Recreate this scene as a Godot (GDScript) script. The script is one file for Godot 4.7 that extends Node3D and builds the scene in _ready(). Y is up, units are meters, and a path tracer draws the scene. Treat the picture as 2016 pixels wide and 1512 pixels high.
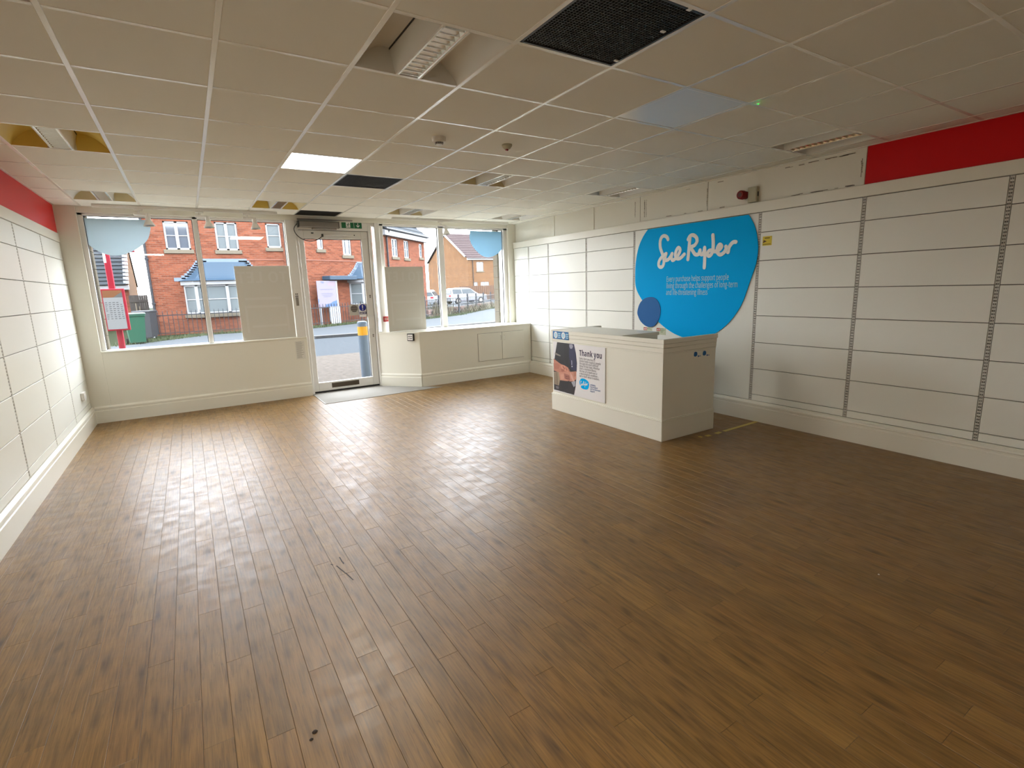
extends Node3D
# An empty shop unit seen from inside; metres, y up, the camera stands at x = 0, z = 0.

const F := 1003.48
const CAM := Vector3(0, 1.55, 0)
const CY := 2.6715        # ceiling
const XL := -1.2          # face of the left wall panels
const XR := 5.22          # face of the right wall panels
const ZF := -8.2          # inner face of the shop front
const ZB := 3.0
const TX := -0.3473       # ceiling grid
const TZ := -2.8174
const TW := 0.6
const TD := 0.6096
const SKY := 4.6           # overcast sky
const EXPOSURE := 3.75
const LED := 0.95          # each lit ceiling panel

var view := Basis()
var mats := {}
var used := {}
var rng := RandomNumberGenerator.new()
var M := {}

# ---------------------------------------------------------------- helpers
func ray(px: float, py: float) -> Vector3:
	return view * Vector3((px - 1008.0) / F, -(py - 756.0) / F, -1.0)
func on_z(px: float, py: float, z: float) -> Vector3:
	var d := ray(px, py)
	return CAM + d * ((z - CAM.z) / d.z)
func on_y(px: float, py: float, y: float) -> Vector3:
	var d := ray(px, py)
	return CAM + d * ((y - CAM.y) / d.y)
func on_x(px: float, py: float, x: float) -> Vector3:
	var d := ray(px, py)
	return CAM + d * ((x - CAM.x) / d.x)
func on_face(px: float, py: float, o: Node3D) -> Vector3:   # on the plane z = 0 of a node, in that node's axes
	var d := ray(px, py)
	var n := o.transform.basis.z
	var p := CAM + d * ((o.position - CAM).dot(n) / d.dot(n))
	return o.transform.affine_inverse() * p

func numbered(called: String) -> String:
	var n: int = used.get(called, -1) + 1
	used[called] = n
	return called if n == 0 else "%s_%03d" % [called, n]
func tag(o: Node, label: String, category := "", group := "", kind := ""):
	o.set_meta("label", label)
	if category: o.set_meta("category", category)
	if group: o.set_meta("group", group)
	if kind: o.set_meta("kind", kind)
	return o
func thing(called: String, label: String, category: String, at := Vector3.ZERO, turn := 0.0, group := "", kind := "") -> Node3D:
	var o := Node3D.new()
	o.name = numbered(called)
	add_child(o)
	o.position = at
	o.rotation.y = turn
	tag(o, label, category, group, kind)
	return o
func new_st() -> SurfaceTool:
	var st := SurfaceTool.new()
	st.begin(Mesh.PRIMITIVE_TRIANGLES)
	st.set_smooth_group(-1)
	return st
func obj(called: String, st, m: Material, parent: Node = null) -> MeshInstance3D:
	var o := MeshInstance3D.new()
	if st is SurfaceTool:
		st.generate_normals()
		o.mesh = st.commit()
	else:
		o.mesh = st
	o.material_override = m
	if parent == null:
		o.name = numbered(called)
		add_child(o)
	else:
		o.name = called
		parent.add_child(o, true)
	return o
func tri(st: SurfaceTool, a: Vector3, b: Vector3, c: Vector3):
	st.add_vertex(a); st.add_vertex(c); st.add_vertex(b)
func quad(st: SurfaceTool, a: Vector3, b: Vector3, c: Vector3, d: Vector3):   # counter-clockwise seen from outside
	tri(st, a, b, c)
	tri(st, a, c, d)
func box(st: SurfaceTool, lo: Vector3, hi: Vector3, bevel := 0.0, t := Transform3D()):
	var c := (lo + hi) / 2.0
	var h := (hi - lo) / 2.0
	var b := minf(bevel, 0.45 * minf(h.x, minf(h.y, h.z)))
	var axes := [Vector3.RIGHT, Vector3.UP, Vector3.BACK]
	for k in 3:
		for s in [-1.0, 1.0]:
			var n: Vector3 = axes[k] * s
			var u: Vector3 = axes[(k + 1) % 3]
			var v: Vector3 = n.cross(u)
			var hn := n * absf(h.dot(axes[k]))
			var hu := u * (h.dot(u) - b)
			var hv := v * (absf(h.dot(v.abs())) - b)
			quad(st, t * (c + hn - hu - hv), t * (c + hn + hu - hv), t * (c + hn + hu + hv), t * (c + hn - hu + hv))
	if b <= 0.0: return
	for k in 3:
		var w: Vector3 = axes[k]
		var u: Vector3 = axes[(k + 1) % 3]
		var v: Vector3 = axes[(k + 2) % 3]
		var hw := h[k] - b
		var hu := h[(k + 1) % 3]
		var hv := h[(k + 2) % 3]
		for su in [-1.0, 1.0]:
			for sv in [-1.0, 1.0]:
				var p: Vector3 = c + u * su * hu + v * sv * (hv - b)
				var q: Vector3 = c + u * su * (hu - b) + v * sv * hv
				if su * sv > 0.0:
					quad(st, t * (p - w * hw), t * (q - w * hw), t * (q + w * hw), t * (p + w * hw))
				else:
					quad(st, t * (q - w * hw), t * (p - w * hw), t * (p + w * hw), t * (q + w * hw))
	for sx in [-1.0, 1.0]:
		for sy in [-1.0, 1.0]:
			for sz in [-1.0, 1.0]:
				var s := Vector3(sx, sy, sz)
				var p1 := c + s * Vector3(h.x, h.y - b, h.z - b)
				var p2 := c + s * Vector3(h.x - b, h.y, h.z - b)
				var p3 := c + s * Vector3(h.x - b, h.y - b, h.z)
				if sx * sy * sz > 0.0: tri(st, t * p1, t * p2, t * p3)
				else: tri(st, t * p1, t * p3, t * p2)
func cyl(st: SurfaceTool, a: Vector3, b: Vector3, r1: float, r2: float, n := 16, caps := true):
	var d := (b - a).normalized()
	var u := d.cross(Vector3.UP if absf(d.y) < 0.9 else Vector3.RIGHT).normalized()
	var v := d.cross(u)
	for i in n:
		var p := TAU * i / n
		var q := TAU * (i + 1) / n
		var e := u * cos(p) + v * sin(p)
		var g := u * cos(q) + v * sin(q)
		st.set_smooth_group(0)
		quad(st, a + e * r1, a + g * r1, b + g * r2, b + e * r2)
		st.set_smooth_group(-1)
		if caps:
			tri(st, a, a + g * r1, a + e * r1)
			tri(st, b, b + e * r2, b + g * r2)
func tube(st: SurfaceTool, pts: Array, r: float, n := 8):
	for i in pts.size() - 1:
		cyl(st, pts[i], pts[i + 1], r, r, n, i == 0 or i == pts.size() - 2)
func lathe(st: SurfaceTool, at: Vector3, prof: Array, n := 24):   # prof of Vector2(radius, y), from top to bottom
	st.set_smooth_group(-1)
	for k in prof.size() - 1:
		for i in n:
			var p := TAU * i / n
			var q := TAU * (i + 1) / n
			var e := Vector3(cos(p), 0, sin(p))
			var g := Vector3(cos(q), 0, sin(q))
			var a: Vector2 = prof[k]
			var b: Vector2 = prof[k + 1]
			quad(st, at + g * a.x + Vector3(0, a.y, 0), at + e * a.x + Vector3(0, a.y, 0), at + e * b.x + Vector3(0, b.y, 0), at + g * b.x + Vector3(0, b.y, 0))
func prism(st: SurfaceTool, poly: PackedVector2Array, t: Transform3D, depth: float):   # a flat polygon (x, y) with front face at z = depth
	if Geometry2D.is_polygon_clockwise(poly):
		poly.reverse()
	var idx := Geometry2D.triangulate_polygon(poly)
	for i in range(0, idx.size(), 3):
		var a := poly[idx[i]]
		var b := poly[idx[i + 1]]
		var c := poly[idx[i + 2]]
		if (b - a).cross(c - a) < 0.0:
			var s := b
			b = c
			c = s
		tri(st, t * Vector3(a.x, a.y, depth), t * Vector3(b.x, b.y, depth), t * Vector3(c.x, c.y, depth))
		tri(st, t * Vector3(a.x, a.y, 0), t * Vector3(c.x, c.y, 0), t * Vector3(b.x, b.y, 0))
	for i in poly.size():
		var a := poly[i]
		var b := poly[(i + 1) % poly.size()]
		quad(st, t * Vector3(a.x, a.y, 0), t * Vector3(b.x, b.y, 0), t * Vector3(b.x, b.y, depth), t * Vector3(a.x, a.y, depth))
func ellipse(c: Vector2, rx: float, ry: float, n := 28) -> PackedVector2Array:
	var p := PackedVector2Array()
	for i in n: p.append(c + Vector2(cos(TAU * i / n) * rx, sin(TAU * i / n) * ry))
	return p
func rect(x0: float, y0: float, x1: float, y1: float) -> PackedVector2Array:
	return PackedVector2Array([Vector2(x0, y0), Vector2(x1, y0), Vector2(x1, y1), Vector2(x0, y1)])
func smooth_loop(pts: PackedVector2Array, steps := 5) -> PackedVector2Array:   # Catmull-Rom round a closed outline
	var out := PackedVector2Array()
	var n := pts.size()
	for i in n:
		for k in steps:
			out.append(pts[i].cubic_interpolate(pts[(i + 1) % n], pts[(i - 1 + n) % n], pts[(i + 2) % n], float(k) / steps))
	return out
func smooth_line(pts: Array, steps := 5) -> Array:
	var out := []
	var n := pts.size()
	for i in n - 1:
		for k in steps:
			var a: Vector2 = pts[i]
			out.append(a.cubic_interpolate(pts[i + 1], pts[maxi(i - 1, 0)], pts[mini(i + 2, n - 1)], float(k) / steps))
	out.append(pts[n - 1])
	return out
func ribbon(st: SurfaceTool, pts: Array, w: float, t: Transform3D, depth: float):   # a brush stroke of even width
	var lift := 0.00003   # each piece a hair prouder than the last, so that no two faces coincide
	for i in pts.size(): prism(st, ellipse(pts[i], w / 2, w / 2, 12), t, depth + lift * (2 * i))
	for i in pts.size() - 1:
		var d: Vector2 = (pts[i + 1] - pts[i])
		if d.length() < 1e-5: continue
		var n := d.normalized().orthogonal() * (w / 2)
		prism(st, PackedVector2Array([pts[i] - n, pts[i + 1] - n, pts[i + 1] + n, pts[i] + n]), t, depth + lift * (2 * i + 1))
func text_mesh(s: String, height: float, depth := 0.0006, face := "Droid Sans", bold := false) -> TextMesh:
	var m := TextMesh.new()
	var f := SystemFont.new()
	f.font_names = PackedStringArray([face])
	if bold: f.font_weight = 700
	m.font = f
	m.text = s
	m.font_size = 32
	m.pixel_size = height / 32.0
	m.depth = depth
	m.curve_step = 2.0
	m.horizontal_alignment = HORIZONTAL_ALIGNMENT_LEFT
	m.vertical_alignment = VERTICAL_ALIGNMENT_TOP
	return m
func text(called: String, s: String, height: float, m: Material, parent: Node, at: Vector3, turn := 0.0, width := 0.0, bold := false, mirror := false) -> MeshInstance3D:
	var tm := text_mesh(s, height, 0.0006, "Droid Sans", bold)
	var o := obj(called, tm, m, parent)
	o.position = at
	var sx := 1.0
	if width > 0.0:
		var w := tm.get_aabb().size.x
		sx = width / maxf(w, 0.001)
	o.transform = Transform3D(Basis(Vector3.UP, turn) * Basis.from_scale(Vector3(-sx if mirror else sx, 1, 1)), at)
	return o

func bar(called: String, parent: Node, at: Vector3, turn: float, w: float, h: float, m: Material, d := 0.0006):   # a line of print too small to read; at is its top left
	var st := new_st()
	box(st, Vector3(0, -h, 0), Vector3(w, 0, d), 0.0, Transform3D(Basis(Vector3.UP, turn), at))
	obj(called, st, m, parent)

# ---------------------------------------------------------------- materials
func mat(key: String, r: float, g: float, b: float, rough := 0.6, metal := 0.0) -> StandardMaterial3D:   # linear colour
	if mats.has(key): return mats[key]
	var m := StandardMaterial3D.new()
	m.resource_name = key
	m.albedo_color = Color(r, g, b).linear_to_srgb()
	m.roughness = rough
	m.metallic = metal
	mats[key] = m
	return m
func noise(freq: float, s: int, oct := 4) -> FastNoiseLite:
	var n := FastNoiseLite.new()
	n.noise_type = FastNoiseLite.TYPE_SIMPLEX_SMOOTH
	n.seed = s
	n.frequency = freq
	n.fractal_octaves = oct
	return n
func noise_tex(freq: float, s: int, lo: float, hi: float, size := 256, oct := 4) -> NoiseTexture2D:
	var t := NoiseTexture2D.new()
	t.width = size
	t.height = size
	t.seamless = true
	t.noise = noise(freq, s, oct)
	var g := Gradient.new()
	g.set_color(0, Color(lo, lo, lo))
	g.set_color(1, Color(hi, hi, hi))
	t.color_ramp = g
	return t
func grain(m: StandardMaterial3D, freq: float, s: int, lo: float, hi: float, scale: float):
	m.albedo_texture = noise_tex(freq, s, lo, hi)
	m.uv1_triplanar = true
	m.uv1_world_triplanar = true
	m.uv1_scale = Vector3.ONE * scale
func brick_texture(r: float, g: float, b: float, s: int) -> ImageTexture:   # 1.8 m square: 8 bricks by 24 courses
	var n := 768
	var im := Image.create(n, n, false, Image.FORMAT_RGB8)
	var nz := noise(0.05, s)
	var r2 := RandomNumberGenerator.new()
	r2.seed = s
	var tone := []
	for i in 24 * 16: tone.append(r2.randf_range(0.72, 1.2))
	for y in n:
		var cy := y / 32
		var fy := y % 32
		for x in n:
			var xs := (x + (48 if cy % 2 else 0)) % n
			var cx := xs / 96
			var fx := xs % 96
			var c: Color
			var q := 1.0 + 0.18 * nz.get_noise_2d(x, y)
			if fy < 4 or fx < 4:
				c = Color(0.115 * q, 0.085 * q, 0.068 * q)
			else:
				var k: float = tone[cy * 16 + cx] * q
				c = Color(r * k, g * k * (0.9 + 0.1 * k), b * k)
			im.set_pixel(x, y, c.linear_to_srgb())
	return ImageTexture.create_from_image(im)
func wood_texture() -> ImageTexture:   # 16 plank faces side by side, grain running down
	var w := 1024
	var h := 1024
	var im := Image.create(w, h, false, Image.FORMAT_RGB8)
	var fine := noise(1.0, 11, 3)
	var mid := noise(1.0, 12, 3)
	var big := noise(1.0, 13, 2)
	var vein_n := noise(1.0, 14, 2)
	for k in 16:
		var tone := rng.randf_range(0.88, 1.12)
		var warm := rng.randf_range(-0.025, 0.03)
		var knots := []
		for i in 3: knots.append([rng.randf_range(8, 56), rng.randf_range(60, 960), rng.randf_range(4, 11), rng.randf_range(40, 120), rng.randf_range(0.15, 0.55)])
		for x in 64:
			for y in h:
				var gx := x + k * 211.0
				var f := fine.get_noise_2d(gx * 0.32, y * 0.007 + k * 50.0)
				var m2 := mid.get_noise_2d(gx * 0.10, y * 0.0032 + k * 31.0)
				var b2 := big.get_noise_2d(gx * 0.02, y * 0.0035 + k * 17.0)
				var vein := absf(vein_n.get_noise_2d(gx * 0.06, y * 0.0014 + k * 23.0))
				var v := tone * (1.03 + 0.26 * f + 0.34 * m2 + 0.22 * b2)
				if vein < 0.07: v *= 0.72 + 4.0 * vein
				for q in knots:
					var e: float = pow((x - q[0]) / q[2], 2) + pow((y - q[1]) / q[3], 2)
					if e < 4.0: v *= 1.0 - q[4] * exp(-e * 1.2) * (0.8 + 0.6 * f)
				var c := Color(0.225 * v * (1.0 + warm), 0.122 * v, 0.031 * v * (1.0 - warm))
				im.set_pixel(k * 64 + x, y, c.linear_to_srgb())
	return ImageTexture.create_from_image(im)
func rough_texture() -> NoiseTexture2D:
	return noise_tex(0.012, 77, 0.62, 1.0, 512, 5)

func make_materials():
	M.wall = mat("wall_paint", 0.81, 0.79, 0.69, 0.5)
	M.panel = mat("wall_panel", 0.81, 0.815, 0.745, 0.36)
	M.panel.metallic_specular = 0.5
	M.trim = mat("trim_gloss", 0.81, 0.79, 0.69, 0.3)
	M.gap = mat("dark_gap", 0.16, 0.15, 0.125, 0.8)
	M.red = mat("red_fascia", 0.64, 0.003, 0.006, 0.4)
	M.red.metallic_specular = 0.35
	M.tile = mat("ceiling_tile", 0.80, 0.78, 0.69, 0.85)
	M.tee = mat("ceiling_tee", 0.84, 0.82, 0.74, 0.2)
	M.tee.metallic_specular = 0.75
	M.upright = mat("upright_zinc", 0.60, 0.585, 0.53, 0.4)
	M.frame = mat("white_aluminium", 0.80, 0.79, 0.75, 0.3)
	M.gasket = mat("black_gasket", 0.015, 0.015, 0.018, 0.6)
	M.glass = StandardMaterial3D.new()
	M.glass.resource_name = "clear_glass"
	M.glass.albedo_color = Color(0.9, 0.96, 0.94, 0.03)
	M.glass.transparency = BaseMaterial3D.TRANSPARENCY_ALPHA
	M.glass.roughness = 0.0
	M.black = mat("black_plastic", 0.012, 0.012, 0.013, 0.45)
	M.grille = mat("grille_black", 0.022, 0.022, 0.020, 0.5)
	M.grille_back = mat("grille_inside", 0.03, 0.03, 0.026, 0.7)
	M.enamel = mat("white_enamel", 0.74, 0.72, 0.66, 0.45)
	M.yellowish = mat("yellowish_enamel", 0.80, 0.60, 0.14, 0.4)  # yellow tint for the end plates and reflectors of some fittings
	M.yellow_pale = mat("pale_yellow_enamel", 0.72, 0.62, 0.36, 0.4)
	M.chrome = mat("polished_aluminium", 0.82, 0.82, 0.80, 0.16, 1.0)
	M.steel = mat("grey_steel", 0.30, 0.28, 0.25, 0.42, 0.6)
	M.white = mat("white_plastic", 0.80, 0.78, 0.73, 0.4)
	M.cream = mat("cream_plastic", 0.66, 0.63, 0.46, 0.5)
	M.counter = mat("counter_paint", 0.80, 0.79, 0.70, 0.38)
	M.blue = mat("sign_blue", 0.0, 0.45, 0.97, 0.5)
	M.navy = mat("sign_navy", 0.025, 0.14, 0.40, 0.5)
	M.blue.metallic_specular = 0.15
	M.navy.metallic_specular = 0.25
	M.print_white = mat("print_white", 0.86, 0.85, 0.84, 0.5)
	M.print_pale = mat("print_pale_blue", 0.42, 0.68, 0.82, 0.5)
	M.ink = mat("print_ink", 0.035, 0.03, 0.075, 0.6)
	M.ink_grey = mat("print_grey", 0.16, 0.15, 0.17, 0.6)
	M.yellow = mat("yellow_label", 0.72, 0.56, 0.01, 0.5)
	M.green = mat("exit_green", 0.0, 0.14, 0.045, 0.4)
	M.signal_red = mat("signal_red", 0.24, 0.008, 0.012, 0.25)
	M.mat = mat("entrance_mat", 0.40, 0.375, 0.33, 0.95)
	grain(M.mat, 0.15, 8, 0.7, 1.0, 3.0)
	var w := mat("plank_vinyl", 1, 1, 1, 0.42)
	w.albedo_texture = wood_texture()
	w.roughness_texture = rough_texture()
	w.roughness_texture_channel = BaseMaterial3D.TEXTURE_CHANNEL_RED
	w.roughness = 0.52
	w.metallic_specular = 0.55
	w.heightmap_enabled = true
	w.heightmap_texture = noise_tex(0.03, 41, 0, 1, 512, 4)
	w.heightmap_scale = 0.035
	M.plank = w
	# outside
	M.brick = mat("red_brick", 1, 1, 1, 0.9)
	M.brick.albedo_texture = brick_texture(0.112, 0.035, 0.019, 21)
	M.brick2 = mat("orange_brick", 1, 1, 1, 0.9)
	M.brick2.albedo_texture = brick_texture(0.105, 0.054, 0.025, 22)
	for b in [M.brick, M.brick2]:
		b.uv1_triplanar = true
		b.uv1_scale = Vector3.ONE / 1.8
	M.upvc = mat("house_upvc", 0.1936, 0.2024, 0.2112, 0.4)
	M.pane = mat("house_pane", 0.045, 0.06, 0.075, 0.06)
	M.pane.metallic_specular = 0.8
	M.curtain = mat("house_blind", 0.0748, 0.0880, 0.0924, 0.3)
	M.stone = mat("stone_sill", 0.1320, 0.1144, 0.0862, 0.9)
	grain(M.stone, 0.06, 31, 0.75, 1.0, 2.0)
	M.lead = mat("bay_lead", 0.0194, 0.0370, 0.0581, 0.5)
	M.slate = mat("roof_slate", 0.022, 0.026, 0.030, 0.7)
	M.slate2 = mat("roof_brown", 0.042, 0.031, 0.031, 0.75)
	M.tarmac = mat("tarmac", 0.0528, 0.0600, 0.0664, 0.9)
	grain(M.tarmac, 0.06, 33, 0.72, 1.0, 0.8)
	M.paving = mat("paving", 0.0920, 0.0800, 0.0688, 0.9)
	grain(M.paving, 0.05, 34, 0.7, 1.0, 0.7)
	M.footway = mat("footway", 0.0624, 0.0688, 0.0752, 0.9)
	grain(M.footway, 0.05, 35, 0.75, 1.0, 0.9)
	M.kerb = mat("kerb_stone", 0.1040, 0.1000, 0.0960, 0.9)
	M.grass = mat("grass", 0.0176, 0.0255, 0.0088, 0.95)
	grain(M.grass, 0.09, 36, 0.5, 1.0, 1.2)
	M.iron = mat("black_iron", 0.018, 0.02, 0.024, 0.5)
	M.bus_red = mat("bus_red", 0.2376, 0.0106, 0.0264, 0.35)
	M.bin_green = mat("bin_green", 0.0114, 0.0510, 0.0299, 0.5)
	M.bollard = mat("bollard_grey", 0.0528, 0.0722, 0.0968, 0.5)
	M.amber = mat("amber_band", 0.2992, 0.1408, 0.0026, 0.35)
	M.car = mat("car_white", 0.15, 0.157, 0.165, 0.3)
	M.car_grey = mat("car_grey", 0.11, 0.115, 0.14, 0.25)
	M.car_glass = mat("car_glass", 0.022, 0.028, 0.032, 0.2)
	M.car_glass.metallic_specular = 0.3
	M.car.metallic_specular = 0.3
	M.tyre = mat("tyre", 0.015, 0.015, 0.016, 0.8)
	M.timber = mat("dark_timber", 0.035, 0.032, 0.03, 0.8)
	M.fence_wood = mat("fence_wood", 0.075, 0.046, 0.032, 0.9)
	for m in [M.brick, M.brick2, M.stone, M.tarmac, M.paving, M.footway, M.kerb, M.grass, M.timber, M.fence_wood, M.slate, M.slate2, M.tyre]: m.metallic_specular = 0.12
	for m in [M.lead, M.upvc, M.bin_green, M.bollard, M.bus_red, M.amber, M.curtain, M.iron]: m.metallic_specular = 0.3

# ---------------------------------------------------------------- main
func _ready():
	rng.seed = 20
	# camera
	view = Basis.from_euler(Vector3(-0.1885, -0.5559, -0.0323))
	var cam := Camera3D.new()
	cam.name = "camera"
	cam.transform = Transform3D(view, CAM)
	cam.fov = rad_to_deg(2.0 * atan(756.0 / F))
	cam.near = 0.05
	cam.far = 400.0
	add_child(cam)
	cam.current = true
	# overcast sky and exposure
	var sky_mat := ProceduralSkyMaterial.new()
	sky_mat.sky_top_color = Color(0.93, 0.96, 1.0)
	sky_mat.sky_horizon_color = Color(0.98, 0.99, 1.0)
	sky_mat.sky_energy_multiplier = 1.0
	sky_mat.ground_bottom_color = Color(0.40, 0.40, 0.40)
	sky_mat.ground_horizon_color = Color(0.45, 0.45, 0.45)
	var sky := Sky.new()
	sky.sky_material = sky_mat
	var env := Environment.new()
	env.background_mode = Environment.BG_SKY
	env.sky = sky
	env.background_energy_multiplier = SKY
	env.tonemap_mode = Environment.TONE_MAPPER_LINEAR
	env.tonemap_exposure = EXPOSURE
	env.sdfgi_enabled = true
	env.ssao_enabled = true
	env.ssil_enabled = true
	var we := WorldEnvironment.new()
	we.name = "environment"
	we.environment = env
	add_child(we)
	make_materials()
	build_floor()
	build_ceiling()
	build_walls()
	build_front()
	build_window_box()
	build_counter()
	build_sign()
	build_ceiling_things()
	build_wall_things()
	build_front_things()
	build_floor_things()
	build_street()
	build_houses()
	build_street_things()

# ---------------------------------------------------------------- floor
func plank_mesh(v: int, ln: float) -> Mesh:
	var st := new_st()
	var w := 0.0955 - 0.0010
	var u0 := (v + 0.02) / 16.0
	var u1 := (v + 0.98) / 16.0
	var b := 0.0008
	var l := ln - 0.0008
	# top, then four bevels, each with its uv
	var P := func(x: float, y: float, z: float):
		st.set_uv(Vector2(lerpf(u0, u1, x / w), z / 0.95))
		st.add_vertex(Vector3(x - w / 2, y, z - l / 2))
	var Q := func(a: Array, c: Array, d: Array, e: Array):
		for p in [a, d, c, a, e, d]: P.call(p[0], p[1], p[2])
	Q.call([b, 0, b], [b, 0, l - b], [w - b, 0, l - b], [w - b, 0, b])
	Q.call([0, -b, 0], [0, -b, l], [b, 0, l - b], [b, 0, b])
	Q.call([w - b, 0, b], [w - b, 0, l - b], [w, -b, l], [w, -b, 0])
	Q.call([b, 0, l - b], [0, -b, l], [w, -b, l], [w - b, 0, l - b])
	Q.call([0, -b, 0], [b, 0, b], [w - b, 0, b], [w, -b, 0])
	st.generate_normals()
	st.generate_tangents()
	return st.commit()
func build_floor():
	var fl := thing("floor", "brown wood-effect plank floor running towards the shop front", "floor", Vector3.ZERO, 0, "", "structure")
	var st := new_st()
	box(st, Vector3(-1.5, -0.2, ZF - 0.3), Vector3(5.6, -0.003, ZB + 0.3))
	obj("screed", st, M.gap, fl)
	var meshes := []
	for v in 16: meshes.append(plank_mesh(v, 0.9))
	var all := []
	var rows := 68
	for k in rows:
		var x := -1.2 + 0.0955 * (k + 0.5)
		var off := fposmod(k * 0.39 + rng.randf_range(-0.12, 0.12), 0.9)
		for j in range(-1, 13):
			var z := -8.3 + off + 0.9 * j
			if z - 0.45 > ZB or z + 0.45 < -8.28: continue
			var d := Vector2(x, z).length()
			var p := view.inverse() * (Vector3(x, 0, z) - CAM)
			var seen := p.z < -0.3 and absf(p.x / -p.z) < 1.12 and absf(p.y / -p.z) < 0.86
			all.append([d if seen else d + 100.0, x, z, rng.randi() % 16, rng.randf() < 0.5])
	all.sort_custom(func(a, b): return a[0] < b[0])
	var rest := new_st()
	for i in all.size():
		var a: Array = all[i]
		var t := Transform3D(Basis(Vector3.UP, PI if a[4] else 0.0), Vector3(a[1], 0, a[2]))
		if i < 300:
			var o := obj("plank", meshes[a[3]], M.plank, fl)
			o.transform = t
		else:
			rest.append_from(meshes[a[3]], 0, t)
	var r := MeshInstance3D.new()
	r.name = "far_planks"
	r.mesh = rest.commit()
	r.material_override = M.plank
	r.set_meta("kind", "stuff")
	fl.add_child(r)

# ---------------------------------------------------------------- ceiling
var fixtures := {}
func cell_x(t: float) -> float: return TX + TW * t
func cell_z(r: float) -> float: return TZ - TD * r
func build_ceiling():
	# what sits in the grid instead of a tile
	for t in [-1, 2, 5, 8]:
		for r in [-1, 3, 7]:
			fixtures[Vector2i(t, r)] = "light"
	fixtures[Vector2i(2, 3)] = "led"
	fixtures[Vector2i(5, -1)] = "led_off"
	fixtures[Vector2i(-1, -5)] = "led"  # added fill lamp, out of view
	fixtures[Vector2i(3, -2)] = "grille"
	fixtures[Vector2i(3, 4)] = "grille"
	fixtures[Vector2i(3, 8)] = "grille"
	var c := thing("ceiling", "suspended ceiling of pale square tiles in a white metal grid", "ceiling", Vector3.ZERO, 0, "", "structure")
	var st := new_st()
	box(st, Vector3(-1.6, CY + 0.42, ZF - 0.4), Vector3(5.7, CY + 0.6, ZB + 0.4))
	box(st, Vector3(-1.6, CY + 0.016, cell_z(-5)), Vector3(5.7, CY + 0.1, ZB + 0.4))
	obj("slab", st, M.tile, c)
	var xs := [XL - 0.05]
	for t in range(-1, 10): xs.append(cell_x(t))
	xs.append(5.3)
	var shared := {}
	for i in xs.size() - 1:
		var t := i - 2
		for r in range(-5, 9):
			if fixtures.has(Vector2i(t, r)): continue
			var z0 := cell_z(r)
			var z1 := cell_z(r + 1) if r < 8 else ZF - 0.05
			var w: float = xs[i + 1] - xs[i]
			var key := "%.3f %.3f" % [w, z0 - z1]
			if not shared.has(key):
				var s := new_st()
				box(s, Vector3(-w / 2 + 0.003, 0, -(z0 - z1) / 2 + 0.003), Vector3(w / 2 - 0.003, 0.018, (z0 - z1) / 2 - 0.003), 0.002)
				s.generate_normals()
				shared[key] = s.commit()
			var o := obj("tile", shared[key], M.tile, c)
			o.position = Vector3((xs[i] + xs[i + 1]) / 2, CY + 0.0012 + rng.randf_range(0, 0.0008), (z0 + z1) / 2)
	for t in range(-1, 10):
		var s := new_st()
		box(s, Vector3(cell_x(t) - 0.012, CY - 0.001, ZF), Vector3(cell_x(t) + 0.012, CY + 0.035, cell_z(-5)), 0.001)
		obj("main_tee", s, M.tee, c)
	for i in xs.size() - 1:
		for r in range(-4, 9):
			var s := new_st()
			box(s, Vector3(xs[i] + 0.012, CY, cell_z(r) - 0.012), Vector3(xs[i + 1] - 0.012, CY + 0.03, cell_z(r) + 0.012), 0.001)
			obj("cross_tee", s, M.tee, c)
	for e in [[Vector3(XL - 0.02, CY - 0.002, ZF), Vector3(XL + 0.012, CY + 0.03, ZB)], [Vector3(5.245, CY - 0.002, ZF), Vector3(5.28, CY + 0.03, ZB)], [Vector3(XL, CY - 0.002, ZF), Vector3(5.27, CY + 0.03, ZF + 0.022)]]:
		var s := new_st()
		box(s, e[0], e[1], 0.001)
		obj("edge_angle", s, M.tee, c)

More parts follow.
